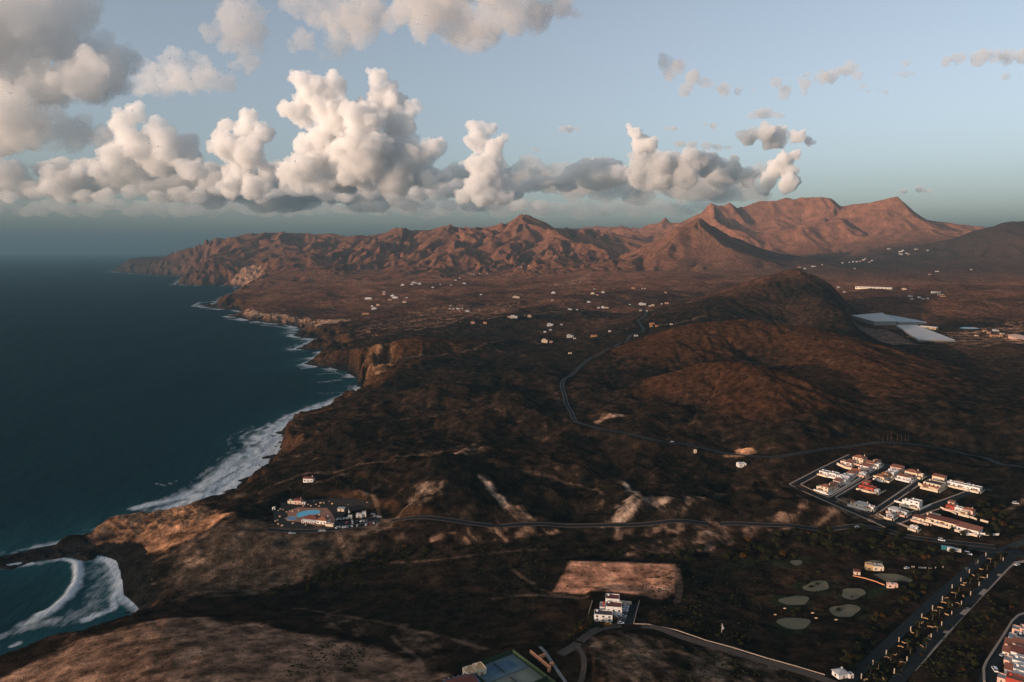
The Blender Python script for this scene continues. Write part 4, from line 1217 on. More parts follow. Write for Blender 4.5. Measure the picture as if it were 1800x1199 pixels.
# village grid directions: the camera-facing wall of a house looks down its street
V_ROT = heading(1388, 851, 1556, 919)            # along the front street, to the right and nearer
V_UP = heading(1467, 876, 1558, 818)             # along the side streets, away
WEST = lambda: 0
print('village headings', math.degrees(V_ROT), math.degrees(V_UP))
VR = math.radians(-51.0)
G_V = 'houses of the walled villa estate'
def hb(w, d, h, wall, roof, style, x=0, y=0, z=0):
    return (x - w / 2, x + w / 2, y - d / 2, y + d / 2, z, h, wall, roof, style)
VILLAGE = [
 ('two-storey cream villa with orange hip roof at the estate top corner', 1511,813, [hb(11,9,6.2,CREAM,TILE,'hip'), hb(6,4,3,CREAM,FLATR,'flat',-2,-6.4)]),
 ('white stepped house with red roof beside the long cream garden wall', 1494,817, [hb(7,9,3.4,WHITE,TILE,'shed'), hb(5,6,3,PINK,FLATR,'flat',-6,-1)]),
 ('white house with red gable roof behind the two-storey cream villa', 1531,818, [hb(8,8,3.4,CREAM,TILE,'gable'), hb(5,5,3,WHITE,FLATR,'flat',6.4,0)]),
 ('small red-roofed house hidden at the back edge of the estate', 1541,814, [hb(6,6,3,WHITE,TILE,'hip')]),
 ('low house with pink roof between the villa and the street', 1522,823, [hb(9,7,3.1,WHITE,TILE,'shed')]),
 ('red-roofed house in the middle of the left block', 1506,832, [hb(9,7,3.3,PINK,TILE,'gable'), hb(4,5,3,WHITE,FLATR,'flat',6.4,0)]),
 ('red-roofed white house in the left block below the middle one', 1497,836, [hb(7,7,3.3,WHITE,TILE,'shed')]),
 ('grey-white house with flat roof in the left block', 1488,841, [hb(9,7,3.6,GREYW,FLATR,'flat')]),
 ('small grey house beside the street in the left block', 1518,836, [hb(6,5,3,GREYW,FLATR,'flat')]),
 ('white terrace house with roof deck in the left block', 1482,847, [hb(8,6,3.3,WHITE,FLATR,'flat')]),
 ('red-roofed terrace house third from the front corner', 1473,850, [hb(7,6.5,3.3,WHITE,TILE,'shed')]),
 ('red-roofed terrace house second from the front corner', 1464,857, [hb(7,6.5,3.3,PINK,TILE,'shed')]),
 ('cream two-storey end house with red roof at the front corner', 1452,863, [hb(8,8,5.2,CREAM,TILE,'hip'), hb(4,5,3,CREAM,FLATR,'flat',-6.4,0)]),
 ('white flat-roofed house at the end of the long white wall', 1450,834, [hb(9,7,3.4,WHITE,FLATR,'flat')]),
 ('white flat-roofed house inside the long white wall', 1466,837, [hb(8,7,3.4,WHITE,FLATR,'flat'), hb(4,4,2.8,WHITE,FLATR,'flat',6.4,-1)]),
 ('cream villa with orange hip roofs inside its own cream wall', 1549,842, [hb(9,8,3.4,CREAM,TILE,'hip'), hb(6,5,5.2,OCHRE,TILE,'hip',1.2,7.0)]),
 ('pink-walled house with red roof at the top of the second street', 1577,826, [hb(11,7,3.4,PINK,TILE,'shed')]),
 ('white house below the pink-walled red-roofed one', 1571,831, [hb(9,5,3.2,WHITE,FLATR,'flat')]),
 ('white box house with grey roof above the orange-roofed cream villa', 1566,836, [hb(8,6,4.2,WHITE,FLATR,'flat')]),
 ('large cream house with red hip roof at the back of block two', 1604,835, [hb(12,8,3.8,CREAM,TILE,'hip'), hb(4,4,3,CREAM,FLATR,'flat',8.2,0)]),
 ('white house with red roof behind the low white wall', 1587,842, [hb(9,6,3.4,WHITE,TILE,'shed'), hb(4,6,3,WHITE,FLATR,'flat',6.7,0)]),
 ('small cream garden house beside the white red-roofed house', 1601,842, [hb(5,4,2.8,CREAM,TILE,'hip')]),
 ('bright red flat-roofed house alone in the second block', 1525,861, [hb(14,7,3.6,REDW,TILE,'flat'), hb(6,6,5.6,REDW,TILE,'shed',-4.5,6.8), hb(4,4,2.6,GREYW,FLATR,'flat',9.2,0)]),
 ('cream house with pale grey roof at the front of block two', 1516,891, [hb(11,7,3.2,CREAM,FLATR,'hip'), hb(4,4,2.8,CREAM,TILE,'hip',-8.2,-.6)]),
 ('small flat-roofed annex beside the pale grey roofed house', 1531,895, [hb(6,4,2.7,WHITE,TILED,'flat')]),
 ('big cream villa with dark flat roof inside the tall cream wall', 1642,857, [hb(15,12,5.0,CREAM,DARKR,'flat'), hb(15,2.4,2.8,OCHRE,TILE,'shed',0,-7.4)]),
 ('cream house with red roof behind the big cream villa', 1651,845, [hb(11,6,4.6,CREAM,TILE,'shed')]),
 ('long white arcaded house along the white wall', 1687,856, [hb(20,6,3.6,WHITE,FLATR,'flat'), hb(6,5,3,WHITE,TILE,'shed',-3,5.7)]),
 ('white flat-roofed house at the far right end of the estate', 1715,862, [hb(9,7,3.6,WHITE,FLATR,'flat')]),
 ('white two-storey modern cube house in the third block', 1609,891, [hb(9,7,6.2,WHITE,FLATR,'flat'), hb(6,6,4.2,WHITE,FLATR,'flat',-7.7,.4)]),
 ('grey-roofed low house below the white cube house', 1574,900, [hb(10,7,3.2,GREYW,FLATR,'hip'), hb(5,5,3,GREYW,DARKR,'flat',8,0)]),
 ('small grey pavilion in the front corner garden of block three', 1566,910, [hb(6,5,2.9,GREYW,FLATR,'hip')]),
 ('orange-red house with a dark entrance across the lower street', 1672,895, [hb(7,6,3.4,REDW,TILE,'flat'), hb(5,4,5.2,PINK,TILE,'shed',-2,6)]),
 ('white house with grey roof joined to the orange-red house', 1689,899, [hb(10,5,3.3,WHITE,FLATR,'flat')]),
 ('red-roofed house at the tree edge across the lower street', 1703,902, [hb(8,6,3.6,PINK,TILE,'hip'), hb(5,4,2.8,CREAM,FLATR,'flat',-1,-6)]),
 ('cream courtyard house with arches on the lower street corner', 1616,915, [hb(9,5,3.2,CREAM,TILED,'shed'), hb(4,6,3,CREAM,TILE,'flat',7.5,2)]),
 ('white flat-roofed house above the long dark red roof', 1641,911, [hb(9,6,3.6,CREAM,FLATR,'flat')]),
 ('long finca with a dark red tiled roof and cream walls', 1664,922, [hb(30,8,3.4,CREAM,TILED,'shed')]),
 ('white house with two red roof panels at the tree edge', 1704,934, [hb(8,9,3.4,WHITE,TILE,'shed',-4.2), hb(8,9,3.4,WHITE,TILE,'shed',4.2)]),
 ('small white shed in the corner yard by the lower street', 1607,930, [hb(6,3,2.4,WHITE,FLATR,'flat')]),
]
vr = random.Random(12)
for lab, u, v, bl in VILLAGE:
    t = house(lab, u, v, VR, bl, G_V)
    t.scale = (1.08, 1.08, 1.04)
    x0 = min(b[0] for b in bl); x1 = max(b[1] for b in bl); y0 = min(b[2] for b in bl); y1 = max(b[3] for b in bl)
    wm = vr.choice([WHITE, CREAM, CREAM, PINK])
    # courtyard in front: low walls, an annex and a porch roof
    MB().box(x0 - .3, x1 + .3, y0 - 3.4, y0 - 3.1, -.6, 1.3).build('terrace_wall', wm, t)
    MB().box(x1 + 1.6, x1 + 1.9, y0 - 3.0, y1, -.6, 1.3).build('terrace_wall', wm, t)
    a = vr.uniform(x0, x1 - 3)
    MB().box(a, a + 2.8, y1 + .05, y1 + 2.6, -.6, 2.5).build('annex', vr.choice([WHITE, CREAM, PINK, GREYW]), t)
    r = MB(); shed_roof(r, a, a + 2.8, y1 + .05, y1 + 2.6, 2.75, 3.1, .2); r.build('annex_roof', vr.choice([TILE, FLATR, TILED]), t)
    a = vr.uniform(x0, x1 - 3.2)
    r = MB(); shed_roof(r, a, a + 3.2, y0 - 2.3, y0 - .2, 2.3, 2.55, .1); r.build('porch_roof', vr.choice([TILE, TILED, WHITE]), t)
    for q in (a + .1, a + 3.0):
        MB().box(q - .1, q + .1, y0 - 2.3, y0 - 2.1, -.3, 2.1).build('porch_post', wm, t)

# streets of the estate
streets = [([(1396,849),(1440,827),(1495,801)], 7.0), ([(1390,852),(1440,872),(1500,897),(1562,922)], 7.0), ([(1462,879),(1510,850),(1558,817)], 7.5),
           ([(1528,904),(1580,868),(1630,833)], 7.5), ([(1560,922),(1640,889),(1724,857),(1746,861)], 9.0), ([(1495,801),(1558,816),(1630,834),(1724,857)], 4.5)]
for k_, (pts, w) in enumerate(streets):
    draped('road', pts, w, ASPH, 0.10 + 0.012 * k_)
pav = [[(1388,851),(1440,824),(1492,799)], [(1388,852),(1440,876),(1500,902),(1556,927)], [(1408,851),(1440,834)], [(1408,852),(1440,867),(1457,874),(1463,872),(1510,844),(1554,816)],
       [(1469,874),(1515,847),(1535,836)], [(1469,875),(1500,889),(1528,901),(1534,897)], [(1534,897),(1580,866),(1620,838)], [(1540,905),(1580,877),(1616,852)],
       [(1541,906),(1560,914),(1568,913),(1640,885),(1700,863)], [(1581,921),(1620,905),(1655,893)], [(1576,919),(1612,934)]]
for pts in pav:
    draped('pavement', pts, 1.7, KERB, 0.22)

WALLS = [  # picture base points, height, paint, label
 ([(1471,817),(1486,824),(1497,826)], 2.6, CREAM, 'long cream garden wall under the white stepped house'),
 ([(1440,835),(1454,839),(1467,842)], 1.8, WHITE, 'long white wall fronting the two flat-roofed houses'),
 ([(1441,866),(1456,871),(1463,869),(1500,848),(1545,819)], 1.3, WHITE, 'low white street wall along the left block'),
 ([(1535,838),(1548,845),(1563,849),(1574,841)], 1.8, CREAM, 'cream perimeter wall around the orange-roofed villa'),
 ([(1575,839),(1590,844),(1604,847)], 1.4, WHITE, 'low white wall in front of the white red-roofed house'),
 ([(1604,847),(1618,838)], 1.4, CREAM, 'cream wall running back from the low white wall'),
 ([(1496,884),(1510,890),(1526,898)], 2.0, CREAM, 'curved cream wall around the pale grey roofed house'),
 ([(1614,853),(1630,860),(1648,866),(1665,851)], 3.0, CREAM, 'tall cream wall around the big dark-roofed villa'),
 ([(1666,851),(1684,857),(1702,862)], 2.2, WHITE, 'long white wall in front of the arcaded house'),
 ([(1572,882),(1594,888),(1617,896)], 1.8, WHITE, 'white wall below the white cube house'),
 ([(1618,897),(1637,888)], 1.8, WHITE, 'white street wall right of the cube house'),
 ([(1545,905),(1558,912),(1568,913),(1596,901)], 1.4, KERB, 'pale stone wall around the front corner garden'),
 ([(1653,893),(1668,898),(1681,905)], 1.4, CREAM, 'low cream wall in front of the orange-red house'),
 ([(1602,915),(1615,920),(1628,924)], 1.5, CREAM, 'cream wall of the courtyard house on the corner'),
 ([(1618,909),(1630,904),(1637,906)], 2.2, PINK, 'pink wall behind the courtyard house'),
 ([(1688,940),(1698,941),(1715,941)], 2.0, WHITE, 'white wall under the two red roof panels'),
 ([(1719,939),(1740,942),(1756,941)], 1.8, WHITE, 'white wall running off into the dark trees'),
 ([(1723,916),(1730,918),(1737,920)], 2.0, CREAM, 'short cream wall piece among the dark trees'),
 ([(1702,909),(1710,912),(1717,915)], 1.8, CREAM, 'cream wall behind the red-roofed tree edge house'),
 ([(1580,920),(1600,928),(1614,935)], 0.8, KERB, 'low kerb wall of the corner yard'),
]
for pts, h, m, lab in WALLS:
    tag(draped('garden_wall', pts, 0.35, m, 0.0, step=3.0, h=h, kind=None), lab, 'wall', 'garden walls of the villa estate')

# ------------------------------------------------------------------ hotel-like white building with car park
slab('car_park', [(1093,1062),(1121,1061),(1113,1098),(1085,1098)], ASPH, .15)
def white_building():
    p = pix(1067, 1086)
    t = thing('building', 'white building of three stacked cubes beside the sandy field', 'building', p, math.radians(-9))
    block(t, -1.5, 8.5, 9.5, 17.5, 0, 9.5, WHITE, TILED, 'flat', parapet=.6)
    block(t, -1.0, 10.5, 1.0, 9.45, 0, 7.6, WHITE, TILED, 'flat', parapet=.6)
    block(t, -9.0, 4.0, -6.5, .95, 0, 4.8, WHITE, DARKR, 'flat', parapet=.6)
    block(t, -5.5, -1.55, 4.0, 12.0, 0, 5.4, WHITE, FLATR, 'flat')
    MB().box(-3.6, -2.2, 8, 10.5, 5.6, 7.2).build('red_roof_box', REDW, t)
    MB().box(-3.0, -1.8, 4.4, 5.6, 5.6, 6.6).build('red_roof_box', REDW, t)
white_building()
tag(draped('garden_wall', [(1086,1060),(1098,1062),(1110,1063)], .8, CREAM, 0, 2.0, h=2.4, kind=None), 'beige wall between white building and sandy field', 'wall')
tag(draped('garden_wall', [(1124,1058),(1118,1080),(1114,1097)], .4, KERB, 0, 2.0, h=1.6, kind=None), 'thin pale wall on the far side of the car park', 'wall')
tag(draped('garden_wall', [(1115,1097),(1140,1098),(1170,1104),(1200,1112),(1240,1126),(1285,1138),(1340,1155),(1400,1172),(1450,1187)], .4, KERB, 0, 3.0, h=.6, kind=None), 'long low pale wall following the dirt road', 'wall')
tag(draped('garden_wall', [(1085,1097),(1090,1078),(1093,1062)], .5, KERB, 0, 2.0, h=.9, kind=None), 'low grey wall between white building and car park', 'wall')
tag(draped('garden_wall', [(1035,1080),(1041,1058)], .4, KERB, 0, 2.0, h=1.5, kind=None), 'thin pale wall left of the white building', 'wall')

# ------------------------------------------------------------------ pool restaurant by the coast
pool_rot = math.radians(8)
slab('terrace', [(494,906),(512,896),(524,892),(545,893),(575,893),(583,903),(590,914),(586,921),(560,925),(530,918),(505,916)], plain('clay_terrace', (.34, .16, .10), .9, .25, .4), .10)
POOLW = plain('pool_water', (.04, .42, .62), .12, .15, .15, spec=.5)
POOLW2 = plain('paddling_pool_water', (.07, .20, .34), .12, .15, .15, spec=.5)
def pool(label, pts, mat):
    P = [pix(*q)[:2] for q in pts]; c = np.mean(P, 0); g = float(ground(*c)) + .12
    t = thing('swimming_pool', label, 'pool', (c[0], c[1], g))
    n = len(P); Q = spline([(q[0] - c[0], q[1] - c[1]) for q in P] + [(P[0][0] - c[0], P[0][1] - c[1])], 1.5)[:-1]
    a = sum(Q[i][0] * Q[(i + 1) % len(Q)][1] - Q[(i + 1) % len(Q)][0] * Q[i][1] for i in range(len(Q)))
    if a < 0:
        Q = Q[::-1]
    MB().prism([tuple(q) for q in Q], .05, .22).build('water', mat, t)
    m = MB(); k = len(Q); O = Q * 1.06 + Q / (np.linalg.norm(Q, axis=1)[:, None] + 1e-6) * .5
    v = [(q[0], q[1], .3) for q in Q] + [(q[0], q[1], .3) for q in O] + [(q[0], q[1], -.4) for q in O] + [(q[0], q[1], .1) for q in Q]
    f = []
    for i in range(k):
        j = (i + 1) % k
        f += [(i, k + i, k + j, j), (k + i, 2 * k + i, 2 * k + j, k + j), (3 * k + i, i, j, 3 * k + j)]
    m.poly(v, f).build('rim', KERB, t)
pool('large bright blue curved swimming pool of the restaurant', [(521.5,905),(524,902),(537,898.5),(554,897),(561,898.5),(562.5,901),(555,904.5),(536,907.5),(527,910),(522,909)], POOLW)
pool('small dull blue paddling pool beside the large pool', [(504,911),(509,908.5),(516,908.5),(521,911),(519,914),(510,914.5),(505,913.5)], POOLW2)
def restaurant():
    p = pix(556, 917)
    t = thing('building', 'pool restaurant with red tiled roofs and white arcade', 'building', p, math.radians(-14))
    block(t, -12, 3, -4, 6, 0, 3.6, WHITE, TILED, 'hip')
    block(t, 3.05, 14, -5.5, 4, 0, 3.9, WHITE, TILE, 'hip')
    for i in range(7):
        MB().box(-12.4 + i * 2.1, -11.9 + i * 2.1, -7.2, -6.7, -.5, 3.0).build('pillar', WHITE, t)
    m = MB(); shed_roof(m, -12.4, 2.6, -7.4, -4.6, 3.0, 3.45, .1); m.build('porch_roof', WHITE, t)
    block(t, 15, 23, -9, -6, 0, 2.2, CREAM, WOOD, 'flat', detail=0)
restaurant()
house('small white cottage with a red roof alone above the pool garden', 543, 846, math.radians(-4), [hb(11.5,6,4.0,WHITE,TILED,'gable')])
house('white lodge with a red roof and a low wing above the pool', 520, 885, math.radians(-6), [hb(8,6,4.2,PINK,TILED,'gable',3), hb(7,5,3,CREAM,FLATR,'flat',-4.6), hb(4,3,2,WHITE,FLATR,'flat',9.4,-1)])
house('small open pavilion with a slanted grey roof near the pool', 600, 898, math.radians(-8), [hb(7,4,2.6,CREAM,FLATR,'shed')])
house('white kiosk at the edge of the restaurant car park', 615.5, 911, math.radians(0), [hb(4,3,2.6,WHITE,FLATR,'flat')])
house('white two-part snack building by the restaurant car park', 631, 909, math.radians(12), [hb(6,4,3.2,WHITE,FLATR,'flat'), hb(4,4,4.6,WHITE,FLATR,'flat',5.2,1)])
house('tiny white hut at the left edge of the pool garden', 481.5, 896, 0, [hb(3,2.4,2.4,WHITE,FLATR,'flat')])
def sail_mast(u, v, lab):
    p = pix(u, v); t = thing('flag_mast', lab, 'mast', p, .3)
    MB().tube([(0, 0, -.5), (0, 0, 7)], [.12, .06]).build('pole', WHITE, t)
    MB().poly([(0, 0, 6.8), (1.9, 0, 3.0), (0, 0, 2.2), (0, .05, 6.8), (1.9, .05, 3.0), (0, .05, 2.2)], [(0, 2, 1), (3, 4, 5), (0, 1, 4, 3), (1, 2, 5, 4), (2, 0, 3, 5)]).build('flag', WHITE, t)
sail_mast(612.5, 906, 'white triangular flag on a pole by the car park kiosk')
sail_mast(1268.5, 1113, 'white triangular banner among dark bushes by the dirt road')
draped('car_park', [(587,925),(630,919),(668,914)], 19, ASPH, .13)
GARDEN = [(465,580),(400,600),(540,540),(570,580),(625,560),(670,560),(740,545),(780,570),(820,530),(915,525),(945,530),(985,525),(970,550),(995,585),(1160,580),(1190,560),(1215,545),(1240,560),
          (70,660),(130,650),(220,665),(260,670),(95,640),(180,680),(90,740),(60,790),(30,800),(120,860),(70,840),(500,600),(610,600),(340,660),(390,820),(430,850),(260,830)]
slab('gravel_bed', [(482,918),(480,895),(495,884),(530,879),(580,876),(625,876),(652,880),(650,892),(610,900),(590,920),(540,930),(500,927)], plain('black_lava_gravel', (.018, .014, .012), .95, .3, .5), .05)
boulder_me = []
for s_ in range(3):
    V_, F_ = unit_sphere(); rn = np.random.RandomState(s_)
    me_ = bpy.data.meshes.new('garden_boulder'); me_.from_pydata((V_ * (1 + .22 * rn.normal(size=(len(V_), 1))) * np.array((1, .9, .75))).tolist(), [], F_.tolist())
    me_.materials.append(plain('pale_boulder', (.62, .40, .24), .9, .25, .8)); boulder_me.append(me_)
for i, (a, b) in enumerate(GARDEN):
    p = pix(480 + a / 7.5, 810 + b / 7.5)
    o = link(boulder_me[i % 3], 'garden_boulder', None, (p[0], p[1], p[2] + .35), i * 1.7)
    s_ = .8 + .5 * ((i * 37) % 10) / 10; o.scale = (s_, s_, s_)
    tag(o, 'pale round boulder on black gravel in the pool garden', 'boulder', 'pale boulders of the pool garden')
# ------------------------------------------------------------------ cars
PAINT_C = {k: plain('car_paint_' + k, c, .25, .05, .5, spec=.6) for k, c in
           dict(white=(.72, .72, .72), silver=(.42, .44, .46), grey=(.12, .13, .14), black=(.015, .015, .017), red=(.30, .02, .015), blue=(.03, .07, .16), yellow=(.75, .33, .01), teal=(.03, .16, .18)).items()}
TYRE = plain('tyre_rubber', (.012, .012, .012), .9, .1, 1)
def car_meshes(van=False):
    L, W_, h1, h2 = (5.4, 2.0, 1.1, 2.2) if van else (4.4, 1.8, .85, 1.45)
    prof = [(-L / 2, .32), (L / 2, .32), (L / 2, .75), (L / 2 - .1, h1 - .08), (L * .22, h1), (-L / 2 + .05, h1 + .05), (-L / 2, .8)]
    def extr(pr, hw, taper=0.0, top=None):
        m = MB(); n = len(pr)
        v = [(x, -hw + (taper if z > h1 + .1 else 0), z) for x, z in pr] + [(x, hw - (taper if z > h1 + .1 else 0), z) for x, z in pr]
        f = [tuple(range(n)), tuple(reversed(range(n, 2 * n)))] + [(i, n + i, n + (i + 1) % n, (i + 1) % n)[::-1] for i in range(n)]
        return m.poly(v, f)
    body = extr(prof, W_ / 2)
    if van:
        cab = [(-L / 2 + .05, h1 - .02), (L * .30, h1 - .02), (L * .16, h2), (-L / 2 + .1, h2)]
    else:
        cab = [(-L * .46, h1 - .02), (L * .22, h1 - .02), (L * .06, h2), (-L * .36, h2)]
    glass = extr(cab, W_ / 2 - .06, .14)
    roof = MB().box(cab[3][0] + .05, cab[2][0] - .05, -W_ / 2 + .16, W_ / 2 - .16, h2 + .003, h2 + .05)
    wheel = MB(); b = []
    for k in range(10):
        t = 2 * math.pi * k / 10; b.append((.33 * math.cos(t), .33 * math.sin(t)))
    wheel.poly([(x, -.11, z) for x, z in b] + [(x, .11, z) for x, z in b], [tuple(range(10)), tuple(reversed(range(10, 20)))] + [(i, (i + 1) % 10, 10 + (i + 1) % 10, 10 + i)[::-1] for i in range(10)])
    lamp = MB().box(-.03, .03, -.2, .2, -.08, .08)
    return (body.mesh('body', None), glass.mesh('cabin_glass', GLASS), roof.mesh('car_roof', None), wheel.mesh('wheel', TYRE), lamp.mesh('headlight', WHITE), L, W_)
CAR_M = {False: car_meshes(False), True: car_meshes(True)}
for van in CAR_M:
    for k in (0, 2):
        CAR_M[van][k].materials.append(PAINT_C['white'])
def car(u, v, rz, paint, label, van=False, group=None, dz=.24, name=None):
    p = pix(u, v)
    body, glass, roof, wheel, lamp, L, W_ = CAR_M[van]
    t = thing(name or ('van' if van else 'car'), label, 'van' if van else 'car', (p[0], p[1], p[2] + dz), rz, group)
    for me, nm in ((body, 'body'), (glass, 'cabin_glass'), (roof, 'car_roof')):
        o = link(me, nm, t)
        if nm != 'cabin_glass':
            o.material_slots[0].link = 'OBJECT'; o.material_slots[0].material = PAINT_C[paint]
    for sx in (-1, 1):
        for sy in (-1, 1):
            link(wheel, 'wheel', t, (sx * L * .31, sy * (W_ / 2 - .06), .33))
    for sy in (-1, 1):
        link(lamp, 'headlight', t, (L / 2 + .01, sy * .6, .62))
    return t

G1 = 'cars parked beside the white building'
for i, (u, v, c) in enumerate([(1101,1067.5,'white'),(1099.5,1071,'silver'),(1099,1074.5,'white'),(1098,1078.5,'grey'),(1096.5,1084,'silver'),(1095.5,1088,'grey'),(1094,1092.5,'black'),(1091.5,1096.5,'white')]):
    car(u, v, math.radians(-8 + 3 * (i % 2)), c, '%s car parked %s from the far end beside the white building' % (c, ORD[i]), group=G1)
car(1069, 1098.5, math.radians(5), 'yellow', 'bright yellow car at the corner of the dirt road')
G2 = 'cars in the restaurant car park'
rows = {'back': [(594,914,'white'),(599.3,913.3,'silver'),(604.7,912.6,'white'),(610,912,'white')],
        'middle': [(610,920,'red'),(619,916.8,'white'),(620,920,'silver'),(628,918,'black'),(635.3,917.3,'white'),(639.6,917.2,'silver'),(644.5,916.6,'grey')],
        'front': [(592.8,928.5,'white'),(597.3,927.5,'silver'),(603.3,927.8,'white'),(608,927.3,'white'),(613.3,927.2,'grey'),(618.6,926,'white'),(628,924.8,'silver'),(644,923.2,'white'),(652,921.8,'red'),(656.7,920.8,'white'),(664,920.5,'grey')]}
for rn_, cs in rows.items():
    for i, (u, v, c) in enumerate(cs):
        car(u, v, math.radians(70 + 11 * ((i * 7) % 4)), c, '%s car, %s from left in the %s row at the pool restaurant' % (c, ORD[i], rn_), group=G2, dz=.26)
for u, v, c, lab in [(655.5,905,'white','white car parked up the slope right of the restaurant car park'),(660,908.3,'silver','silver car between two others on the slope by the car park'),(667,909.8,'white','white car nearest the road on the slope by the car park'),
                     (511,938.5,'white','white car parked alone on the road shoulder below the pool'),(516,939,'silver','silver car parked beside the lone white one below the pool'),(564,934.2,'white','left of two white cars driving below the restaurant'),(569,934.2,'white','right of two white cars driving below the restaurant'),
                     (1507,927.5,'white','white car on the coast road before the villa estate'),(1182,777.5,'white','white car on the country road below the dome hill'),
                     (1769,1143,'blue','blue car parked highest on the terrace street'),(1763,1153,'silver','silver car parked between blue car and white van'),(1701,1001,'blue','dark blue car driving down the avenue carriageway'),
                     (1704,864,'white','white car parked at the lower street end of the estate'),(1788,994,'white','white car on the bare ground right of the avenue'),(1594,1000,'white','white car at the end of the golf driveway')]:
    car(u, v, math.radians(20), c, lab, dz=.2)
car(1748.5, 1179, math.radians(75), 'white', 'white van parked at the bend of the terrace street', van=True)
car(1655, 951, math.radians(-30), 'white', 'white camper van on the track under the villa estate', van=True)
car(1785, 886, math.radians(-15), 'white', 'white van standing on the dark slope right of the estate', van=True)
car(1702, 975, math.radians(-30), 'white', 'white van at the top of the avenue beside the trees', van=True)

def container(u, v, rz, mat, lab):
    p = pix(u, v); t = thing('shipping_container', lab, 'container', p, rz)
    MB().box(-5, 5, -1.4, 1.4, -.3, 2.7).build('body', mat, t)
    m = MB()
    for i in range(12):
        m.box(-4.8 + i * .82, -4.5 + i * .82, -1.48, -1.4, 0, 2.6)
    m.build('corrugation', mat, t)
    MB().box(5.0, 5.06, -1.2, 1.2, 0, 2.5).build('door', STEEL, t)
container(1666, 966, math.radians(-25), PAINT_C['teal'], 'teal shipping container in the trees below the estate')
container(1677, 969, math.radians(-25), WHITE, 'white shipping container next to the teal one')

# ------------------------------------------------------------------ tennis courts
def tennis():
    A = np.array(pix(901, 1149)[:2]); B = np.array(pix(831, 1176)[:2]); Cc = np.array(pix(963, 1187)[:2])
    ax = (B - A); la = np.linalg.norm(ax); ax /= la
    bx = np.array((-ax[1], ax[0]));
    if np.dot(bx, Cc - A) < 0:
        bx = -bx
    lb = float(np.dot(Cc - A, bx))
    z = float(ground(*(A + ax * 15 + bx * 15))) + .25
    rz = math.atan2(ax[1], ax[0])
    flip = 1 if (ax[0] * bx[1] - ax[1] * bx[0]) > 0 else -1
    print('tennis', la, lb)
    la = max(34.0, min(la, 40.0))
    w1 = 17.5
    GREEN_F = plain('green_fence_mesh', (.028, .05, .022), .9, .2, 2.0)
    GPOST = plain('green_fence_post', (.03, .055, .03), .7, .1, 1.0)
    specs = [('blue hard tennis court nearest the dark slope', 0, plain('blue_court', (.05, .11, .17), .8, .25, .15), plain('blue_court_edge', (.10, .15, .17), .8, .25, .15)),
             ('faded grey-green tennis court beside the blue one', 1, plain('grey_court', (.19, .20, .15), .85, .25, .15), plain('grey_court_edge', (.16, .17, .13), .85, .25, .15)),
             ('green tennis court at the bottom edge beside the grey one', 2, plain('green_court', (.04, .10, .05), .85, .25, .15), plain('green_court_edge', (.05, .09, .05), .85, .25, .15))]
    for lab, k, m1, m2 in specs:
        t = thing('tennis_court', lab, 'tennis court', (A[0], A[1], z), rz, 'tennis courts')
        y0 = (k * (w1 + .6) + .6) * flip; y1 = (k * (w1 + .6) + .6 + w1) * flip
        lo, hi = min(y0, y1), max(y0, y1); ym = (lo + hi) / 2
        MB().box(.5, la - .5, lo, hi, -.6, 0).build('surround', m2, t)
        MB().box(la / 2 - 11.9, la / 2 + 11.9, ym - 5.5, ym + 5.5, .004, .03).build('playing_surface', m1, t)
        ln = MB()
        for yy in (-5.45, -4.1, 4.1, 5.45):
            ln.box(la / 2 - 11.9, la / 2 + 11.9, ym + yy - .06, ym + yy + .06, .034, .045)
        for xx in (-11.85, 11.85):
            ln.box(la / 2 + xx - .06, la / 2 + xx + .06, ym - 5.3, ym + 5.3, .048, .056)
        for xx in (-6.4, 6.4):
            ln.box(la / 2 + xx - .05, la / 2 + xx + .05, ym - 4.0, ym + 4.0, .048, .056)
        ln.box(la / 2 - 6.3, la / 2 + 6.3, ym - .05, ym + .05, .034, .045)
        ln.build('court_lines', LINE, t)
        nt = MB().box(la / 2 - .04, la / 2 + .04, ym - 6.2, ym + 6.2, .1, .95)
        n_ = nt.build('net', plain('net_cord', (.03, .03, .03), .9, .1, 1), t)
        for s_ in (-1, 1):
            MB().tube([(la / 2, ym + s_ * 6.3, 0), (la / 2, ym + s_ * 6.3, 1.1)], .06).build('net_post', STEEL, t)
    tot = 3 * (w1 + .6) + .6
    f = thing('court_fence', 'tall green mesh fence around the tennis courts', 'fence', (A[0], A[1], z), rz)
    runs = [((0, 0), (la, 0)), ((0, 0), (0, tot * flip)), ((la, 0), (la, tot * flip)), ((0, (2 * w1 + 1.6) * flip), (la, (2 * w1 + 1.6) * flip))]
    for (x0, y0), (x1, y1) in runs:
        n = int(max(abs(x1 - x0), abs(y1 - y0)) / 3.2)
        for i in range(n + 1):
            q = (x0 + (x1 - x0) * i / n, y0 + (y1 - y0) * i / n)
            MB().box(q[0] - .05, q[0] + .05, q[1] - .05, q[1] + .05, -.6, 3.2).build('post', GPOST, f)
        m = MB()
        if x0 == x1:
            m.box(x0 - .015, x0 + .015, min(y0, y1), max(y0, y1), 0, 2.9)
        else:
            m.box(x0, x1, y0 - .015, y0 + .015, 0, 2.9)
        m.build('mesh_panel', GREEN_F, f)
tennis()
house('cream flat-roofed court house split by dark gutters', 834, 1184, math.radians(28), [hb(6,8,3.2,CREAM,OCHRE,'flat',-3.3), hb(6,8,3.6,CREAM,OCHRE,'flat',3.3)])
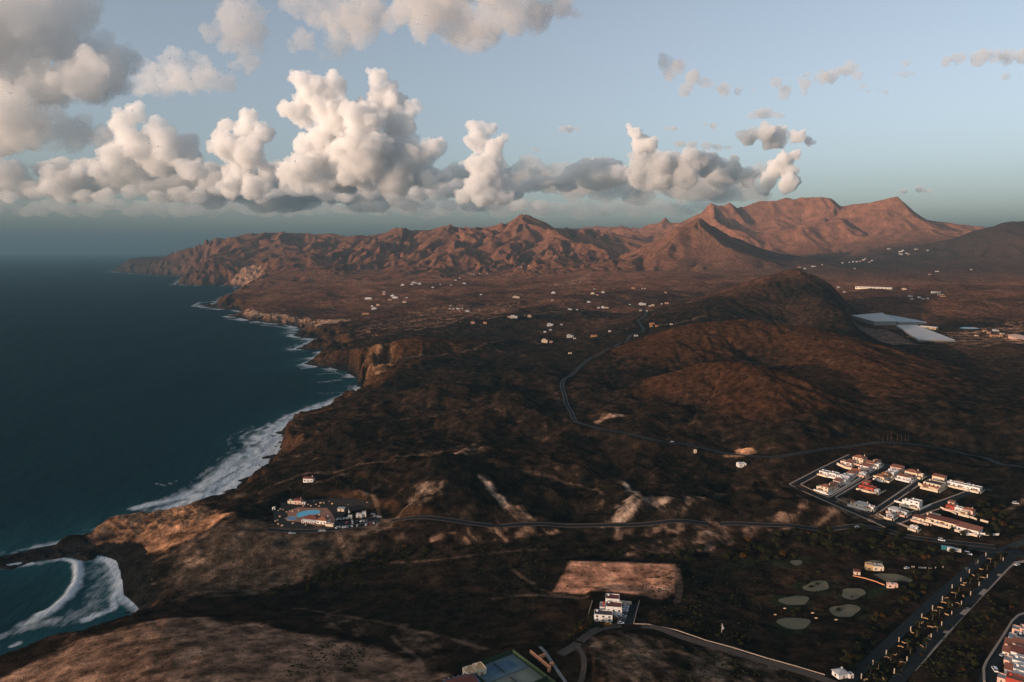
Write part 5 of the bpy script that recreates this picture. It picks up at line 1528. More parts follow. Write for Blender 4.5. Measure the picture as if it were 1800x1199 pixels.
def lamp_pavilion():
    p = pix(812, 1206); t = thing('pavilion', 'dark red roofed pavilion with blue rim and white globe lamps', 'pavilion', p, math.radians(28))
    MB().box(-9, 9, -5, 5, -.6, 3.0).build('wall', CREAM, t)
    r = MB(); hip_roof(r, -9, 9, -5, 5, 3.2, 1.6, .3); r.build('roof', TILED, t)
    rim = MB(); rim.box(-9.6, 9.6, -5.6, -5.32, 2.9, 3.4); rim.box(-9.6, 9.6, 5.32, 5.6, 2.9, 3.4); rim.box(-9.6, -9.32, -5.3, 5.3, 2.9, 3.4); rim.box(9.32, 9.6, -5.3, 5.3, 2.9, 3.4)
    rim.build('roof_rim', plain('blue_rim', (.04, .12, .22), .6, .1, 1), t)
    V_, F_ = unit_sphere()
    for i in range(7):
        me = bpy.data.meshes.new('globe'); me.from_pydata((V_ * .28).tolist(), [], F_.tolist()); me.materials.append(WHITE)
        link(me, 'globe_lamp', t, (-9 + i * 3, 5.46, 3.68))
lamp_pavilion()
TERRA = plain('terracotta_wall', (.58, .25, .13), .85, .15, .5)
tr = thing('ruined_wall', 'zigzag of low terracotta walls right of the tennis courts', 'wall', pix(950, 1162), 0)
for pts in ([(932,1148),(943,1157),(947,1160)], [(947,1160),(955,1167),(968,1178)], [(948,1158),(958,1154)], [(966,1171),(973,1170)], [(962,1181),(967,1182)]):
    o = draped('wall', pts, .7, TERRA, 0, 2.0, h=2.2, kind=None)
    o.parent = tr; o.matrix_parent_inverse = Matrix.Translation(-tr.location)
draped('path', [(949,1137),(962,1152),(978,1176),(996,1202)], 2.2, plain('grey_path', (.20, .19, .18), .9, .2, .4), .12)

# ------------------------------------------------------------------ golf greens and what stands round them
GREEN_S = plain('dry_putting_green', (.105, .094, .058), .9, .15, .12)
FAIR = plain('dark_fairway', (.012, .021, .009), .95, .3, .1)
def ell(u, v, a, b, n=26):
    f_ = lambda t: 1 + .13 * math.sin(2 * t + u) + .09 * math.sin(3 * t + v * 1.7) + .05 * math.sin(5 * t + u * .7)
    return [(u + a * f_(t) * math.cos(t), v + b * f_(t) * math.sin(t)) for t in np.linspace(0, 2 * math.pi, n, endpoint=False)]
fair = [ell(1388, 1100, 34, 15), ell(1390, 1052, 30, 12), ell(1490, 1074, 34, 14), ell(1525, 1040, 42, 9), ell(1430, 1030, 32, 11), ell(1300, 992, 45, 8), ell(1400, 990, 30, 6)]
for e in [ell(1435.6,1031,22,9.5), ell(1499.6,1043.6,23,9), ell(1397,1056,24,9), ell(1485,1074,24,12), ell(1396,1096,26,11.5), ell(1539.6,989,13,4), ell(1400,989,12,4),
          [(1535,1010),(1550,1008.5),(1578,1010),(1592,1014),(1605,1020),(1600,1024),(1586,1021),(1572,1022),(1560,1024),(1548,1017)]]:
    slab('putting_green', e, GREEN_S, .22)
house('yellow clubhouse with flat grey roofs by the golf greens', 1540, 1001, math.radians(-12), [hb(8,6,3.4,CREAM,FLATR,'flat',1), hb(5,5,4.2,OCHRE,FLATR,'flat',-5.6)])
house('small cream golf kiosk at the start of the red wall', 1506, 1009, math.radians(-12), [hb(4.5,3.5,2.6,CREAM,TILED,'shed')])
tag(draped('garden_wall', [(1499,1012.5),(1520,1017),(1540,1023),(1555,1029)], .5, TERRA, 0, 2, h=.7, kind=None), 'low red wall between the golf kiosk and the pink hut', 'wall')
house('pink and white hut between the golf greens', 1568, 1033, math.radians(-10), [hb(7.5,3,3.0,PINK,WHITE,'flat')])
house('white kiosk with a hipped roof at the foot of the avenue', 1477, 1189, math.radians(15), [hb(7,6,3.0,WHITE,FLATR,'hip'), hb(3,3,2.4,WHITE,FLATR,'flat',4.6,-2.6)])
for u, v, lab in [(1429,1078,'pinkish rock between the two lower golf greens'),(1435,1087,'pinkish rock just below another one between the lower greens'),(1470,1090,'pinkish rock at the foot of the right-hand green'),(1380,1070,'pale rock under the bush by the left golf greens'),(1363,1081,'small pale rock on the dark ground left of the greens')]:
    p = pix(u, v); o = link(boulder_me[0], 'rock', None, (p[0], p[1], p[2] + .3)); o.scale = (1.0, .7, .5); tag(o, lab, 'rock')
house('white roadside house alone on the dark slope left of the estate', 1303, 819, math.radians(10), [hb(9,7,3.0,WHITE,WHITE,'flat')])
house('tiny cream hut beside the country road', 1222, 795, 0, [hb(3,3,2.6,CREAM,FLATR,'flat')])

# ------------------------------------------------------------------ avenue: median slab, posts and curved walls
ZA = lambda a, b: (1500 + a / 5.017, 960 + b / 5.017)
AV = heading(1520, 1171, 1729, 980)
POSTM = plain('pale_concrete_post', (.48, .38, .28), .85, .15, .6)
post_me = MB().box(-.25, .25, -.18, .18, -.6, 3.2).mesh('shaft', POSTM); cap_me = MB().box(-.3, .3, -.22, .22, 3.203, 3.35).mesh('cap', POSTM)
POSTS = [(1022,240),(948,315),(1180,285),(1108,353),(1033,438),(952,522),(867,612),(778,705),(697,560),(505,750),(402,845),(290,960),(472,1018),(685,815),(360,1125),(70,1172),(870,375),(785,480),(603,635),(1097,155),(1168,92),(172,1050),(1320,135)]
for i, (a, b) in enumerate(sorted(POSTS, key=lambda q: q[1])):
    p = pix(*ZA(a, b))
    t = thing('avenue_post', 'pale concrete post on the avenue median, %s from the roundabout' % ORD[i], 'post', p, AV + 1.2, 'concrete posts along the avenue')
    link(post_me, 'shaft', t); link(cap_me, 'cap', t)
def curved_wall_mesh(rad, a0, a1, h):
    m = MB(); n = 8; v = []
    for k in range(n + 1):
        t = a0 + (a1 - a0) * k / n
        for r, z in ((rad - .25, -.6), (rad + .25, -.6), (rad + .25, h), (rad - .25, h)):
            v.append((r * math.cos(t), r * math.sin(t) - rad * .5, z))
    f = []
    for k in range(n):
        for j in range(4):
            f.append((4 * k + j, 4 * k + (j + 1) % 4, 4 * k + 4 + (j + 1) % 4, 4 * k + 4 + j)[::-1])
    f += [(0, 1, 2, 3), (4 * n + 3, 4 * n + 2, 4 * n + 1, 4 * n)]
    return m.poly(v, f).mesh('curved_wall', plain('ochre_bench_wall', (.42, .25, .12), .85, .15, .6))
CW = [curved_wall_mesh(2.0, .5, 2.4, .6), curved_wall_mesh(1.4, .3, 2.9, .5), curved_wall_mesh(2.6, .9, 2.0, .7)]
CURVES = [(1195,117),(1130,203),(1045,260),(1140,282),(985,324),(962,350),(885,417),(968,442),(830,467),(795,502),(765,547),(888,524),(920,507),(717,572),(833,602),(632,642),(610,677),(678,717),(725,707),(520,760),(450,852),(415,892),(650,792),(655,828),(370,957),(590,888),(290,990),(435,1032),(120,1190),(260,1175)]
for i, (a, b) in enumerate(sorted(CURVES, key=lambda q: q[1])):
    p = pix(*ZA(a, b))
    o = link(CW[i % 3], 'curved_wall', None, p, (i * 2.399) % 6.28 if i % 3 else AV - 1.2)
    tag(o, 'low curved ochre wall on the avenue median, %s from the roundabout' % ORD[i], 'wall', 'curved bench walls on the avenue median')
draped('pavement', [(1604,1178),(1640,1139),(1690,1082),(1730,1040),(1772,997),(1782,990),(1800,987),(1830,988)], 3.4, PAVE, .25)
draped('pavement', [(1512,1180),(1560,1134),(1610,1087),(1670,1032),(1722,987)], 1.0, PAVE, .2)
draped('road', [(1700,960),(1752,967),(1790,972),(1830,978)], 13, ASPH, .16)
draped('road', [(1752,967),(1790,955),(1830,950)], 9, ASPH, .14)
for i, (a, b) in enumerate([(1030,376),(1065,375),(1155,390),(1180,392),(1208,394),(1238,395),(1270,394),(1330,396),(1365,400),(1445,390),(1575,378)]):
    p = pix(1500 + a / 10, 960 + b / 10)
    t = thing('bollard', 'pale bollard edging the golf driveway, %s from the car' % ORD[i], 'bollard', p, 0, 'bollards along the golf driveway')
    MB().box(-.25, .25, -.25, .25, -.4, .9).build('shaft', POSTM, t); MB().box(-.32, .32, -.32, .32, .903, 1.1).build('cap', WHITE, t)

# ------------------------------------------------------------------ terraced houses, bottom right
TR = heading(1746, 1170, 1781, 1116) - math.pi / 2
tag(draped('street_wall', [(1730,1200),(1729,1176),(1734,1164),(1743,1150),(1764,1118),(1779,1093),(1790,1083),(1806,1077)], 1.3, PAVE, 0, 2, h=.9, kind=None), 'pale curving wall along the outer side of the terrace street', 'wall')
for i, (u, v, c, r, st, lab) in enumerate([
    (1812, 1118, PINK, FLATR, 'flat', 'pink terrace house highest on the terrace street'),
    (1806, 1132, GREYW, DARKR, 'flat', 'grey flat-roofed terrace house with pale parapet'),
    (1800, 1144, WHITE, TILE, 'shed', 'terrace house with orange front roof opposite the blue car'),
    (1797, 1158, WHITE, TILED, 'shed', 'terrace house with orange tile porch and dark roof square'),
    (1800, 1174, WHITE, FLATR, 'flat', 'long white-roofed terrace house opposite the white van'),
    (1802, 1190, WHITE, FLATR, 'flat', 'terrace house with a red tile band at the bottom edge'),
    (1790, 1206, REDW, TILE, 'flat', 'red-walled terrace house cut by the bottom edge')]):
    house(lab, u, v, TR + .12, [hb(12, 7, 4.6, c, r, st), hb(4, 6.4, 2.9, c if i % 2 else PINK, TILE if i in (2, 3, 5) else FLATR, 'shed' if i in (2, 3, 5) else 'flat', -8.2, 0)], 'terraced houses along the terrace street', name='terraced_house')
# ------------------------------------------------------------------ scattered houses of the plain and the valleys
WHITEF = plain('weathered_white_plaster', (.42, .39, .37), .85, .12, .3)
CREAMF = plain('weathered_cream_plaster', (.50, .38, .25), .85, .12, .3)
PINKF = plain('weathered_pink_plaster', (.40, .25, .18), .85, .12, .3)
OCHREF = plain('weathered_ochre_plaster', (.36, .20, .09), .85, .12, .3)
def small_house(u, v, wpx, hpx, style, label, group):
    p = pix(u, v)
    s = p[1] / FPX
    w = max(7.0, wpx * s * .75); h = max(3.0, min(hpx * s * .7, 6.5)); d = max(6.0, min(w * .6, 11.0))
    wall, roof, rs = {'w': (WHITEF, FLATR, 'flat'), 'c': (CREAMF, FLATR, 'flat'), 'r': (PINKF, TILE, 'hip'), 'o': (OCHREF, TILED, 'shed'), 'g': (GREYW, FLATR, 'flat'), 'd': (PINKF, TILED, 'gable')}[style]
    t = thing('house', label, 'house', (p[0], p[1], p[2]), math.radians(-22 + (u * 7) % 30), group)
    b = MB().box(-w / 2, w / 2, -d / 2, d / 2, -3, h)
    if w > 12:
        b.box(-w / 2 + w * .1, w * .12, d / 2 - .5, d / 2 + d * .4, -3, h * 1.35)
    b.build('wall', wall, t)
    r = MB()
    if rs == 'flat':
        r.box(-w / 2 + .4, w / 2 - .4, -d / 2 + .4, d / 2 - .6, h + .003, h + .3)
    elif rs == 'hip':
        hip_roof(r, -w / 2, w / 2, -d / 2, d / 2, h + .2, d * .25)
    else:
        gable_roof(r, -w / 2, w / 2, -d / 2, d / 2, h + .003, d * .25)
    r.build('roof', roof, t)
    n = max(1, min(5, int(w / 5)))
    for i in range(n):
        x = -w / 2 + (i + .5) * w / n
        MB().box(x - .8, x + .8, -d / 2 - .06, -d / 2 - .003, .9 if i % 2 else .02, 2.3).build('window' if i % 2 else 'door', GLASS, t)

CLUSTERS = {
 'in the scattered hamlet near the far coast': [(648,526,18,4,'w'),(675,518,7,3,'d'),(690,521,8,3,'g'),(695,524,14,3,'w'),(685,528,9,4,'d'),(715,524,6,2,'g'),(711,532,9,3,'c'),(654,539,5,3,'w'),(665,537,9,3,'d'),(658,544,12,4,'g'),(642.5,553,17,5,'o'),(675,514,6,2,'g')],
 'at the foot of the left range': [(708,502,8,3,'w'),(728,498,12,3,'w'),(724,501,7,3,'w'),(737.5,500,9,3,'w'),(761,506,7,2,'w'),(774,501,3,2,'w'),(792.5,502,4,2,'w'),(801,493.5,5,2,'w'),(816,499,7,2,'g'),(808,489.5,3,2,'w'),(832.5,482.5,4,2,'w'),(827.5,483,2,2,'w'),(843,481.5,3,2,'w'),(856.7,481.5,3,2,'w'),(863,474.5,3,2,'w')],
 'in the valley between range and cone peak': [(916,470,4,2,'w'),(930,468,5,3,'o'),(973,516,9,4,'w'),(971,528.5,4,2,'w'),(846,518.5,6,2,'w'),(907,524,16,4,'c')],
 'in the white row on the plain': [(792,538,3,2,'w'),(791,543,5,2,'w'),(797,544,5,3,'w'),(805,544,9,3,'w'),(812.5,543.5,4,3,'w'),(822,548,9,3,'g')],
 'among the red farmsteads on the plain': [(831,569,9,5,'r'),(853,568.5,8,3,'o'),(903,559,17,5,'w'),(895,558,8,3,'r'),(931,558,9,7,'r')],
 'around the dark gardens by the winding road': [(1060,515,8,3,'w'),(1042,517,9,3,'c'),(1050,519,6,2,'d'),(1035,532,8,3,'g'),(1002,545,9,3,'w'),(1014,545,4,2,'w'),(1052,542,6,3,'w'),(1060,542,9,4,'w'),(1067,542,6,3,'c')],
 'at the top bend of the winding road': [(1129,536,17,4,'w'),(1147,538,7,4,'c'),(1142,539,4,3,'w'),(1107,536,4,2,'w'),(1172,534,9,3,'r'),(1163,535,3,2,'w'),(1126,547,3,3,'c'),(1137,547.5,3,2,'w')],
 'on the slope under the cone peak': [(1113,508,8,4,'o'),(1129,508,3,2,'w'),(1134,508,3,2,'w'),(1170,515,5,2,'c'),(1045,509,3,2,'w')],
 'near the two big white plain houses': [(967,572,15,4,'w'),(987,571.5,4,2,'g'),(958,584,6,2,'g'),(967.5,581,5,3,'g'),(1002,593,15,5,'w'),(1010,596,3,3,'w'),(1044,592,15,4,'o'),(957.5,602,14,8,'c'),(968,602,8,4,'d'),(1118,591,9,3,'w'),(1002,622,3,3,'c'),(1072,583,2,2,'w')],
 'in the orange farm right of the winding road': [(1146,570,12,3,'o'),(1154,574,7,3,'o'),(1145,574,6,2,'o'),(1180,571,4,2,'c')],
 'in the village below the summit massif': [(1481,463,4,2,'w'),(1493,462,3,2,'w'),(1500,461,4,2,'w'),(1506,461,5,2,'w'),(1512,460,4,2,'d'),(1517.5,458,6,3,'w'),(1521,456,4,3,'w'),(1528,461.5,5,2,'d'),(1533,459,4,2,'w'),(1502,473,3,2,'w')],
 'in the upper hamlet under the summit massif': [(1563,438.5,8,2,'w'),(1583,443,8,3,'w'),(1587,441,5,2,'w'),(1583,447.5,8,2,'w'),(1594,446,5,3,'w'),(1597,447.5,5,2,'d'),(1611,439,7,2,'w'),(1631,441,4,2,'w')],
 'behind the cone peak in the side valley': [(1430,469,9,2,'w'),(1415,473,5,2,'g'),(1404,471,9,4,'o'),(1445,466,3,2,'c')],
 'on the dark ridge slope at right': [(1647,478,7,2,'w'),(1634,483,6,2,'d'),(1707,474.5,4,2,'w')],
 'around the long white shed': [(1474,506,6,3,'w'),(1484,514,5,2,'w'),(1590,509.5,9,3,'c'),(1586,508,5,2,'d')],
 'in the white cluster above the greenhouses': [(1600,522,9,3,'w'),(1603,527,7,3,'w'),(1616,524,8,3,'w'),(1623,526,6,2,'w'),(1630,526,5,3,'w'),(1645,515,20,3,'w'),(1653,519,12,3,'c'),(1657,522,10,3,'o')],
 'in the orange farm beside the greenhouses': [(1731,583,8,4,'o'),(1738,586,7,4,'d'),(1747,592,14,5,'o'),(1758,592,8,4,'o'),(1761,588,8,3,'c'),(1716,591,5,3,'c'),(1750,582,12,2,'g')],
}
SN = {'w': 'white flat-roofed house', 'c': 'cream flat-roofed house', 'r': 'red-roofed house', 'o': 'ochre tiled house', 'g': 'grey flat-roofed house', 'd': 'dark red roofed house'}
for place, lst in CLUSTERS.items():
    for i, (u, v, w, h, st) in enumerate(sorted(lst)):
        small_house(u, v, w, h, st, '%s, %s from left %s' % (SN[st], ORD[i], place), 'houses ' + place)

# long shed, greenhouses, barn
def long_box(name, lab, cat, pts, depth, h, wall, roofm):
    a = np.array(pix(*pts[0])); b = np.array(pix(*pts[1])); L = np.hypot(*(b - a)[:2]); rz = math.atan2(b[1] - a[1], b[0] - a[0])
    t = thing(name, lab, cat, tuple((a + b) / 2), rz)
    MB().box(-L / 2, L / 2, 0, depth, -4, h).build('wall', wall, t)
    r = MB(); gable_roof(r, -L / 2, L / 2, 0, depth, h + .003, 2.2, .8); r.build('roof', roofm, t)
    n = int(L / 14)
    for i in range(n):
        x = -L / 2 + (i + .5) * L / n
        MB().box(x - 4.5, x + 4.5, -.08, -.003, h * .45, h * .8).build('window', plain('shed_glass', (.06, .12, .11), .3, .1, .3), t)
long_box('shed', 'very long white shed with green windows in the right valley', 'shed', [(1503,508.5),(1567,509)], 30, 9, CREAM, WHITE)
long_box('barn', 'orange barn at the edge of the greenhouses', 'barn', [(1616,577.5),(1645,580)], 14, 6, OCHRE, WHITE)
long_box('barn', 'long pale pink barn at the right edge beyond the greenhouses', 'barn', [(1772,594),(1812,601)], 30, 5, PINK, PINK)
SHEET = plain('greenhouse_plastic', (.47, .46, .45), .6, .10, .05); SHEETB = plain('greenhouse_plastic_blue', (.33, .40, .44), .6, .10, .05)
def greenhouse(lab, px_poly, mat, h=4.0):
    P = [pix(*q)[:2] for q in px_poly]; c = np.mean(P, 0); z = float(max(ground(q[0], q[1]) for q in P)); zm = float(min(ground(q[0], q[1]) for q in P))
    t = thing('greenhouse', lab, 'greenhouse', (c[0], c[1], z), 0, 'greenhouses on the plain')
    Q = [(q[0] - c[0], q[1] - c[1]) for q in P]
    if sum(Q[i][0] * Q[(i + 1) % 4][1] - Q[(i + 1) % 4][0] * Q[i][1] for i in range(4)) < 0:
        Q = Q[::-1]
    MB().prism(Q, zm - z - 2, h - .2).build('wall', plain('greenhouse_side', (.20, .20, .19), .8, .1, .1), t)
    # roof bays run across, each a shallow ridge
    a, b, c_, d = [np.array(q) for q in Q]
    nb = 12
    for k in range(nb):
        t0, t1, tm = k / nb, (k + .96) / nb, (k + .48) / nb
        p0, p1, p2, p3 = a + (b - a) * t0, a + (b - a) * t1, d + (c_ - d) * t1, d + (c_ - d) * t0
        m0, m1 = a + (b - a) * tm, d + (c_ - d) * tm
        MB().poly([(*p0, h), (*m0, h + .9), (*p1, h), (*p3, h), (*m1, h + .9), (*p2, h)], [(0, 1, 4, 3), (1, 2, 5, 4), (0, 2, 1), (3, 4, 5), (0, 3, 5, 2)]).build('roof_bay', mat, t)
greenhouse('pale grey greenhouse sheet at the far end of the field', [(1497,556.5),(1551,555.5),(1576,571.5),(1537,572)], SHEET)
greenhouse('bluish greenhouse sheet tapering behind the orange barn', [(1553,556.5),(1577,559.5),(1629,568.5),(1579,571)], SHEETB)
greenhouse('pale grey greenhouse sheet nearest the dark hill', [(1575,574),(1611,573.5),(1679,600.5),(1615,600)], SHEET)
slab('pond', ell(1703, 577, 17, 1.6), plain('pond_water', (.06, .16, .18), .15, .1, .1), .3)

# poles along the country road
pole_sh = MB().tube([(0, 0, -.8), (0, 0, 8.5)], [.16, .10], 6).mesh('shaft', TIMBERP); pole_arm = MB().box(-1.1, 1.1, -.07, .07, 7.7, 7.85).mesh('crossarm', TIMBERP)
for i, (u, v) in enumerate([(930.5,607),(1552,776),(1560,774),(1566,774.5),(1577,774.5),(1584,776),(1591,776.5),(1596,777.5),(1661,561),(1736,610),(1762,628),(1790,655),(1738,560)]):
    p = pix(u, v); t = thing('utility_pole', 'thin wooden utility pole on the open slopes, %s from left' % ORD[i], 'pole', p, .6, 'utility poles on the slopes')
    link(pole_sh, 'shaft', t); link(pole_arm, 'crossarm', t)

# ------------------------------------------------------------------ trees and bushes
def leaf_mat(name, c):
    m, t, o = new_mat(name)
    b = nd(t, 'ShaderNodeBsdfDiffuse'); oi = nd(t, 'ShaderNodeObjectInfo')
    tc = nd(t, 'ShaderNodeTexCoord'); n = nd(t, 'ShaderNodeTexNoise', Scale=1.2, Detail=3.0); t.links.new(tc.outputs['Object'], n.inputs['Vector'])
    ad = nd(t, 'ShaderNodeMath', operation='ADD'); t.links.new(oi.outputs['Random'], ad.inputs[0]); t.links.new(n.outputs['Fac'], ad.inputs[1])
    mr = nd(t, 'ShaderNodeMapRange'); mr.inputs[1].default_value = .4; mr.inputs[2].default_value = 1.5
    t.links.new(ad.outputs[0], mr.inputs[0])
    mx = nd(t, 'ShaderNodeMix', data_type='RGBA'); mx.inputs[6].default_value = (c[0] * .55, c[1] * .55, c[2] * .6, 1); mx.inputs[7].default_value = (c[0] * 1.5, c[1] * 1.35, c[2], 1)
    t.links.new(mr.outputs[0], mx.inputs[0]); t.links.new(mx.outputs[2], b.inputs[0]); t.links.new(b.outputs[0], o.inputs[0])
    return m
LEAF = leaf_mat('scrub_leaves', (.022, .024, .011)); LEAFB = leaf_mat('rusty_leaves', (.050, .028, .010)); PALML = leaf_mat('palm_leaves', (.020, .025, .010))
def crown_mesh(seed, mat, n=240, flat=.75):
    rn = np.random.RandomState(seed); v = []; f = []
    lob = [(rn.uniform(-.5, .5), rn.uniform(-.5, .5), rn.uniform(.5, 1.1) * flat, rn.uniform(.4, .65)) for _ in range(7)]
    for i in range(n):
        l = lob[rn.randint(7)]; d = rn.normal(size=3); d /= np.linalg.norm(d)
        c = np.array(l[:3]) + d * l[3] * rn.uniform(.55, 1.0) * np.array((1, 1, .85)); c[2] = max(c[2], .08)
        a = rn.normal(size=3); a /= np.linalg.norm(a); b = np.cross(a, d); b /= np.linalg.norm(b) + 1e-6
        s = rn.uniform(.10, .2); k = len(v)
        v += [tuple(c + a * s), tuple(c + b * s * .7), tuple(c - a * s), tuple(c - b * s * .7)]; f.append((k, k + 1, k + 2, k + 3))
    me = bpy.data.meshes.new('crown'); me.from_pydata(v, [], f); me.materials.append(mat); me.update()
    return me
CROWN = [crown_mesh(i, LEAF) for i in range(4)]; CROWNB = [crown_mesh(10 + i, LEAFB) for i in range(2)]
TRUNK = MB().tube([(0, 0, -.3), (.04, 0, .25), (-.03, .05, .6)], [.09, .07, .04], 6)
TRUNK.tube([(0, 0, .35), (.28, .1, .75)], [.05, .02], 5); TRUNK.tube([(0, 0, .4), (-.25, -.12, .8)], [.05, .02], 5)
TRUNK = TRUNK.mesh('trunk', TIMBERP)
def tree(x, y, s, label, group, rusty=False, i=0, name='tree', z=None):
    t = thing(name, label, 'tree' if name == 'tree' else 'bush', (x, y, float(ground(x, y)) if z is None else z), i * 1.3, group)
    t.scale = (s, s, s * .9)
    link((CROWNB if rusty else CROWN)[i % (2 if rusty else 4)], 'crown', t); link(TRUNK, 'trunk', t)
    return t
rnd = random.Random(4)
def scatter(poly, n, smin, smax, label, group, name='tree', rusty=.08):
    us = [q[0] for q in poly]; vs = [q[1] for q in poly]; k = 0; tries = 0
    while k < n and tries < n * 30:
        tries += 1
        u, v = rnd.uniform(min(us), max(us)), rnd.uniform(min(vs), max(vs))
        if not in_poly(np.array([u]), np.array([v]), poly)[0]:
            continue
        p = pix(u, v)
        tree(p[0], p[1], rnd.uniform(smin, smax), label, group, rnd.random() < rusty, k, name, p[2]); k += 1
scatter([(1180,975),(1290,950),(1420,930),(1560,932),(1640,955),(1640,985),(1560,975),(1440,978),(1300,985),(1200,985)], 115, 2.6, 4.8, 'dark scrub tree in the green belt below the coast road', 'trees of the green belt')
scatter([(470,1045),(560,1005),(680,965),(780,958),(960,962),(1060,968),(1180,978),(1180,984),(980,972),(800,970),(690,985),(600,1025),(520,1050)], 95, 1.8, 3.6, 'dark scrub tree along the dry stream bed', 'trees along the dry stream bed', 'bush')  # small scrub trees, built under the bush name
scatter([(1640,925),(1700,945),(1760,942),(1790,925),(1770,890),(1725,885),(1700,905),(1740,920),(1720,935),(1660,930)], 40, 2.2, 4.2, 'dark tree in the grove at the estate edge', 'trees of the estate grove')
scatter([(1560,1105),(1640,1030),(1700,975),(1690,960),(1600,1010),(1530,1100),(1480,1160),(1420,1120),(1440,1140),(1500,1180)], 58, 2.0, 3.8, 'dark bushy tree between golf greens and avenue', 'trees between greens and avenue')
scatter([(990,1125),(1030,1085),(1048,1075),(1060,1090),(1062,1102),(1035,1108),(1010,1125)], 30, 1.8, 3.2, 'dark hedge tree left of the white building', 'hedge trees by the white building', rusty=.2)
scatter([(1340,1030),(1380,1010),(1450,1005),(1520,1060),(1440,1090),(1360,1080)], 22, 1.4, 2.6, 'dark bush among the golf greens', 'bushes among the golf greens', 'bush', rusty=.3)
scatter([(1120,1085),(1220,1110),(1320,1140),(1300,1125),(1230,1095),(1130,1070)], 22, 1.2, 2.4, 'dark bush along the low dirt road wall', 'bushes along the dirt road wall', 'bush')
scatter([(1450,865),(1540,820),(1620,842),(1700,860),(1600,910),(1540,905)], 40, 1.1, 2.1, 'small garden tree between the villas', 'garden trees of the estate')
scatter([(1560,1190),(1640,1105),(1740,1000),(1690,1080),(1620,1160)], 20, 1.2, 2.0, 'low dark shrub on the avenue median', 'shrubs on the avenue median', 'bush')
scatter([(1640,1160),(1700,1090),(1790,1030),(1790,1060),(1740,1120),(1700,1199),(1640,1199)], 60, 1.2, 2.8, 'dark shrub on the slope between avenue and terrace street', 'shrubs between avenue and terrace street', 'bush')
for cu, cv in [(1050,519),(1030,528),(1020,531),(1040,524),(909,527),(845,519),(833,571),(935,560),(960,604),(975,604),(968,573),(1150,572),(690,526),(680,520),(660,541),(645,555),(655,556),(700,524),(1045,594),(1060,594),(1005,596),(1415,474),(1590,444),(1577,442),(1480,507),(1492,514),(1650,519),(1640,517),(808,546),(820,550)]:
    p = pix(cu, cv)
    tree(p[0] + 6, p[1] - 3, max(2.2, p[1] / 900.), 'dark garden tree beside the scattered farmhouses', 'garden trees of the plain', False, int(cu), 'bush', p[2])  # garden trees of the farms, filed as bushes
p = pix(1078.5, 1090); tree(p[0], p[1], 3.2, 'rust-brown bush at the corner of the white building', None, True, 1, 'bush', p[2])
p = pix(712, 962); tree(p[0], p[1], 3.0, 'round rust-brown bush by the stream bed', None, True, 0, 'bush', p[2])
def palm_meshes():
    v = []; f = []; rn = np.random.RandomState(5)
    for i in range(13):
        a = 2 * math.pi * i / 13 + rn.uniform(-.2, .2); L = rn.uniform(2.0, 2.7); up_ = rn.uniform(.5, 1.1)
        pr = None
        for k in range(6):
            t = k / 5; r = L * t; z = 4.6 + up_ * math.sin(t * 2.4) - 1.3 * t * t
            w = .34 * math.sin(math.pi * min(1, t + .12)) + .03
            c = (r * math.cos(a), r * math.sin(a), z); n = (-math.sin(a) * w, math.cos(a) * w, -.12)
            b = len(v); v += [(c[0] + n[0], c[1] + n[1], c[2] + n[2]), c, (c[0] - n[0], c[1] - n[1], c[2] + n[2])]
            if pr is not None:
                f += [(pr, pr + 1, b + 1, b), (pr + 1, pr + 2, b + 2, b + 1)]
            pr = b
    me = bpy.data.meshes.new('crown'); me.from_pydata(v, [], f); me.materials.append(PALML)
    tr_ = MB().tube([(0, 0, -.5), (.1, 0, 1.5), (.05, .08, 3.2), (0, 0, 4.7)], [.26, .2, .17, .2], 7).mesh('trunk', TIMBERP)
    return me, tr_
pm, pt = palm_meshes()
for i, (a, b) in enumerate([(1080,165),(1210,150),(1250,190),(1000,230),(1100,300),(1030,330),(930,400),(900,460),(840,540),(760,610),(700,650),(580,720),(560,800),(480,890),(330,1010),(220,1090),(150,1130),(640,900),(500,960),(740,760),(1300,120),(1180,210)]):
    p = pix(*ZA(a, b)); t = thing('palm_tree', 'dark palm tree on the avenue median, %s in planting order' % ORD[i], 'palm', p, i * .7, 'palms on the avenue median')
    t['label'] = 'dark palm tree on the avenue median'
    link(pm, 'crown', t); link(pt, 'trunk', t)

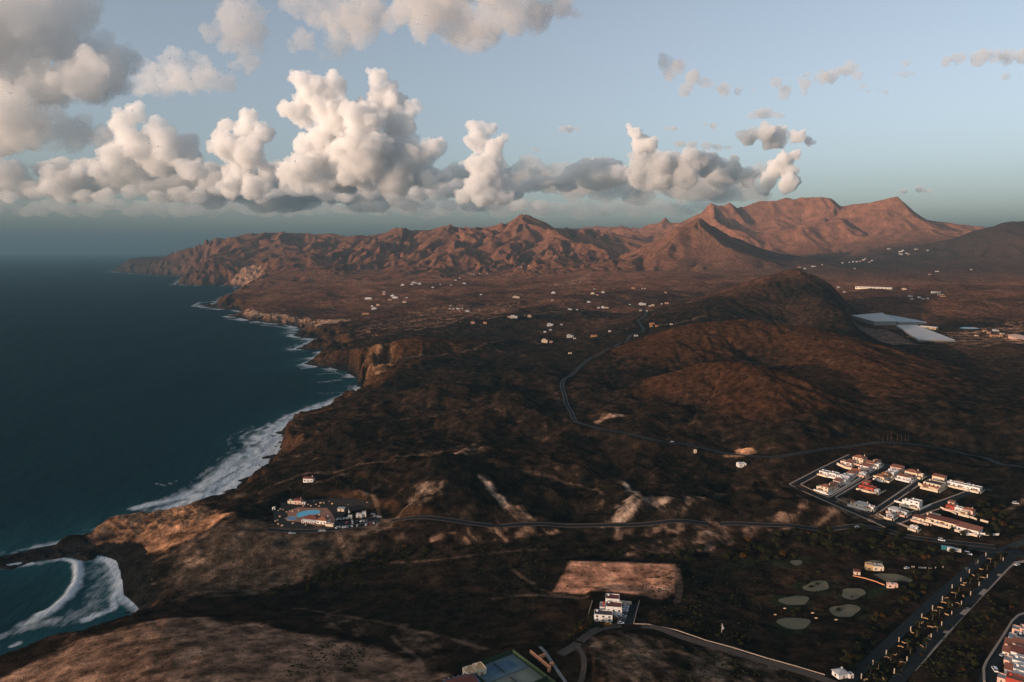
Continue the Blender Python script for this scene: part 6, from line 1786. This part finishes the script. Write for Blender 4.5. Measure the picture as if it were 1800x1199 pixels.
# low scattered shrubs: nobody could count them
def shrubs():
    rn = np.random.RandomState(9); areas = [
     ([(0,1175),(190,1100),(340,1085),(560,1110),(700,1150),(780,1199),(0,1199)], 1500, .25, .7), ([(520,1120),(640,1125),(640,1180),(500,1190)], 350, .4, 1.1),
     ([(300,975),(560,940),(620,970),(480,1030),(330,1040)], 900, .3, .9), ([(600,980),(960,950),(960,1060),(850,1130),(700,1100),(540,1070)], 1800, .35, 1.1),
     ([(1000,985),(1190,995),(1186,1050),(975,1036)], 130, .4, 1.0), ([(1130,1005),(1186,1000),(1180,1050),(1120,1048)], 110, .5, 1.3), ([(1050,1115),(1300,1150),(1420,1195),(1120,1199)], 800, .3, 1.0), ([(1190,990),(1350,1000),(1330,1130),(1140,1095)], 700, .35, 1.0),
     ([(700,820),(1380,800),(1390,915),(700,905)], 1300, .4, 1.1), ([(400,850),(560,790),(700,800),(690,870),(500,870)], 600, .4, 1.1), ([(1560,1100),(1790,1030),(1740,1120),(1700,1199),(1480,1199)], 900, .4, 1.2),
     ([(600,720),(980,680),(1000,790),(560,790)], 700, .5, 1.2), ([(1020,750),(1400,700),(1400,795),(1260,795)], 400, .5, 1.2), ([(1420,700),(1800,720),(1800,810),(1560,770),(1420,785)], 400, .5, 1.2)]
    base = np.array([(1, 0, 0), (-.5, .87, 0), (-.5, -.87, 0), (.1, .1, 1.0), (.6, .6, .55), (-.7, .1, .6), (.2, -.7, .6)])
    fc = np.array([(0, 4, 3), (4, 1, 3), (1, 5, 3), (5, 2, 3), (2, 6, 3), (6, 0, 3), (0, 1, 4), (1, 2, 5), (2, 0, 6)])
    vs, fs, k = [], [], 0
    for poly, n, a, b in areas:
        us = [q[0] for q in poly]; vv = [q[1] for q in poly]
        U = rn.uniform(min(us), max(us), n * 3); V_ = rn.uniform(min(vv), max(vv), n * 3); m = in_poly(U, V_, poly); U, V_ = U[m][:n], V_[m][:n]
        zc = 40.0
        x, y = at_z(U, V_, zc)
        for _ in range(3):
            zc = np.maximum(ground(x, y), 0); x, y = at_z(U, V_, zc)
        cl_ = fbm(x / 40, y / 40, 3, 111) + .5 * fbm(x / 9, y / 9, 2, 113)
        z = ground(x, y); ok = (z > 2.5) & (cl_ > -.12 + .5 * rn.uniform(-1, 1, len(x)))
        for x_, y_, z_ in zip(x[ok], y[ok], z[ok]):
            s = rn.uniform(a, b); t = rn.uniform(0, 6.28); c, q = math.cos(t) * s, math.sin(t) * s
            p_ = base * (1 + .25 * rn.normal(size=(7, 1)))
            vs.append(np.column_stack([p_[:, 0] * c - p_[:, 1] * q + x_, p_[:, 0] * q + p_[:, 1] * c + y_, p_[:, 2] * s * .8 + z_ - .12])); fs.append(fc + k); k += 7
    vs = np.concatenate(vs); fs = np.concatenate(fs)
    me = bpy.data.meshes.new('shrubs'); me.from_pydata(vs.tolist(), [], fs.tolist()); me.materials.append(LEAF)
    o = link(me, 'shrubs'); o['kind'] = 'stuff'; o['label'] = 'low dark desert shrubs scattered over the dry ground'; o['category'] = 'shrubs'
shrubs()
print('all built', round(time.time() - _t0, 1))
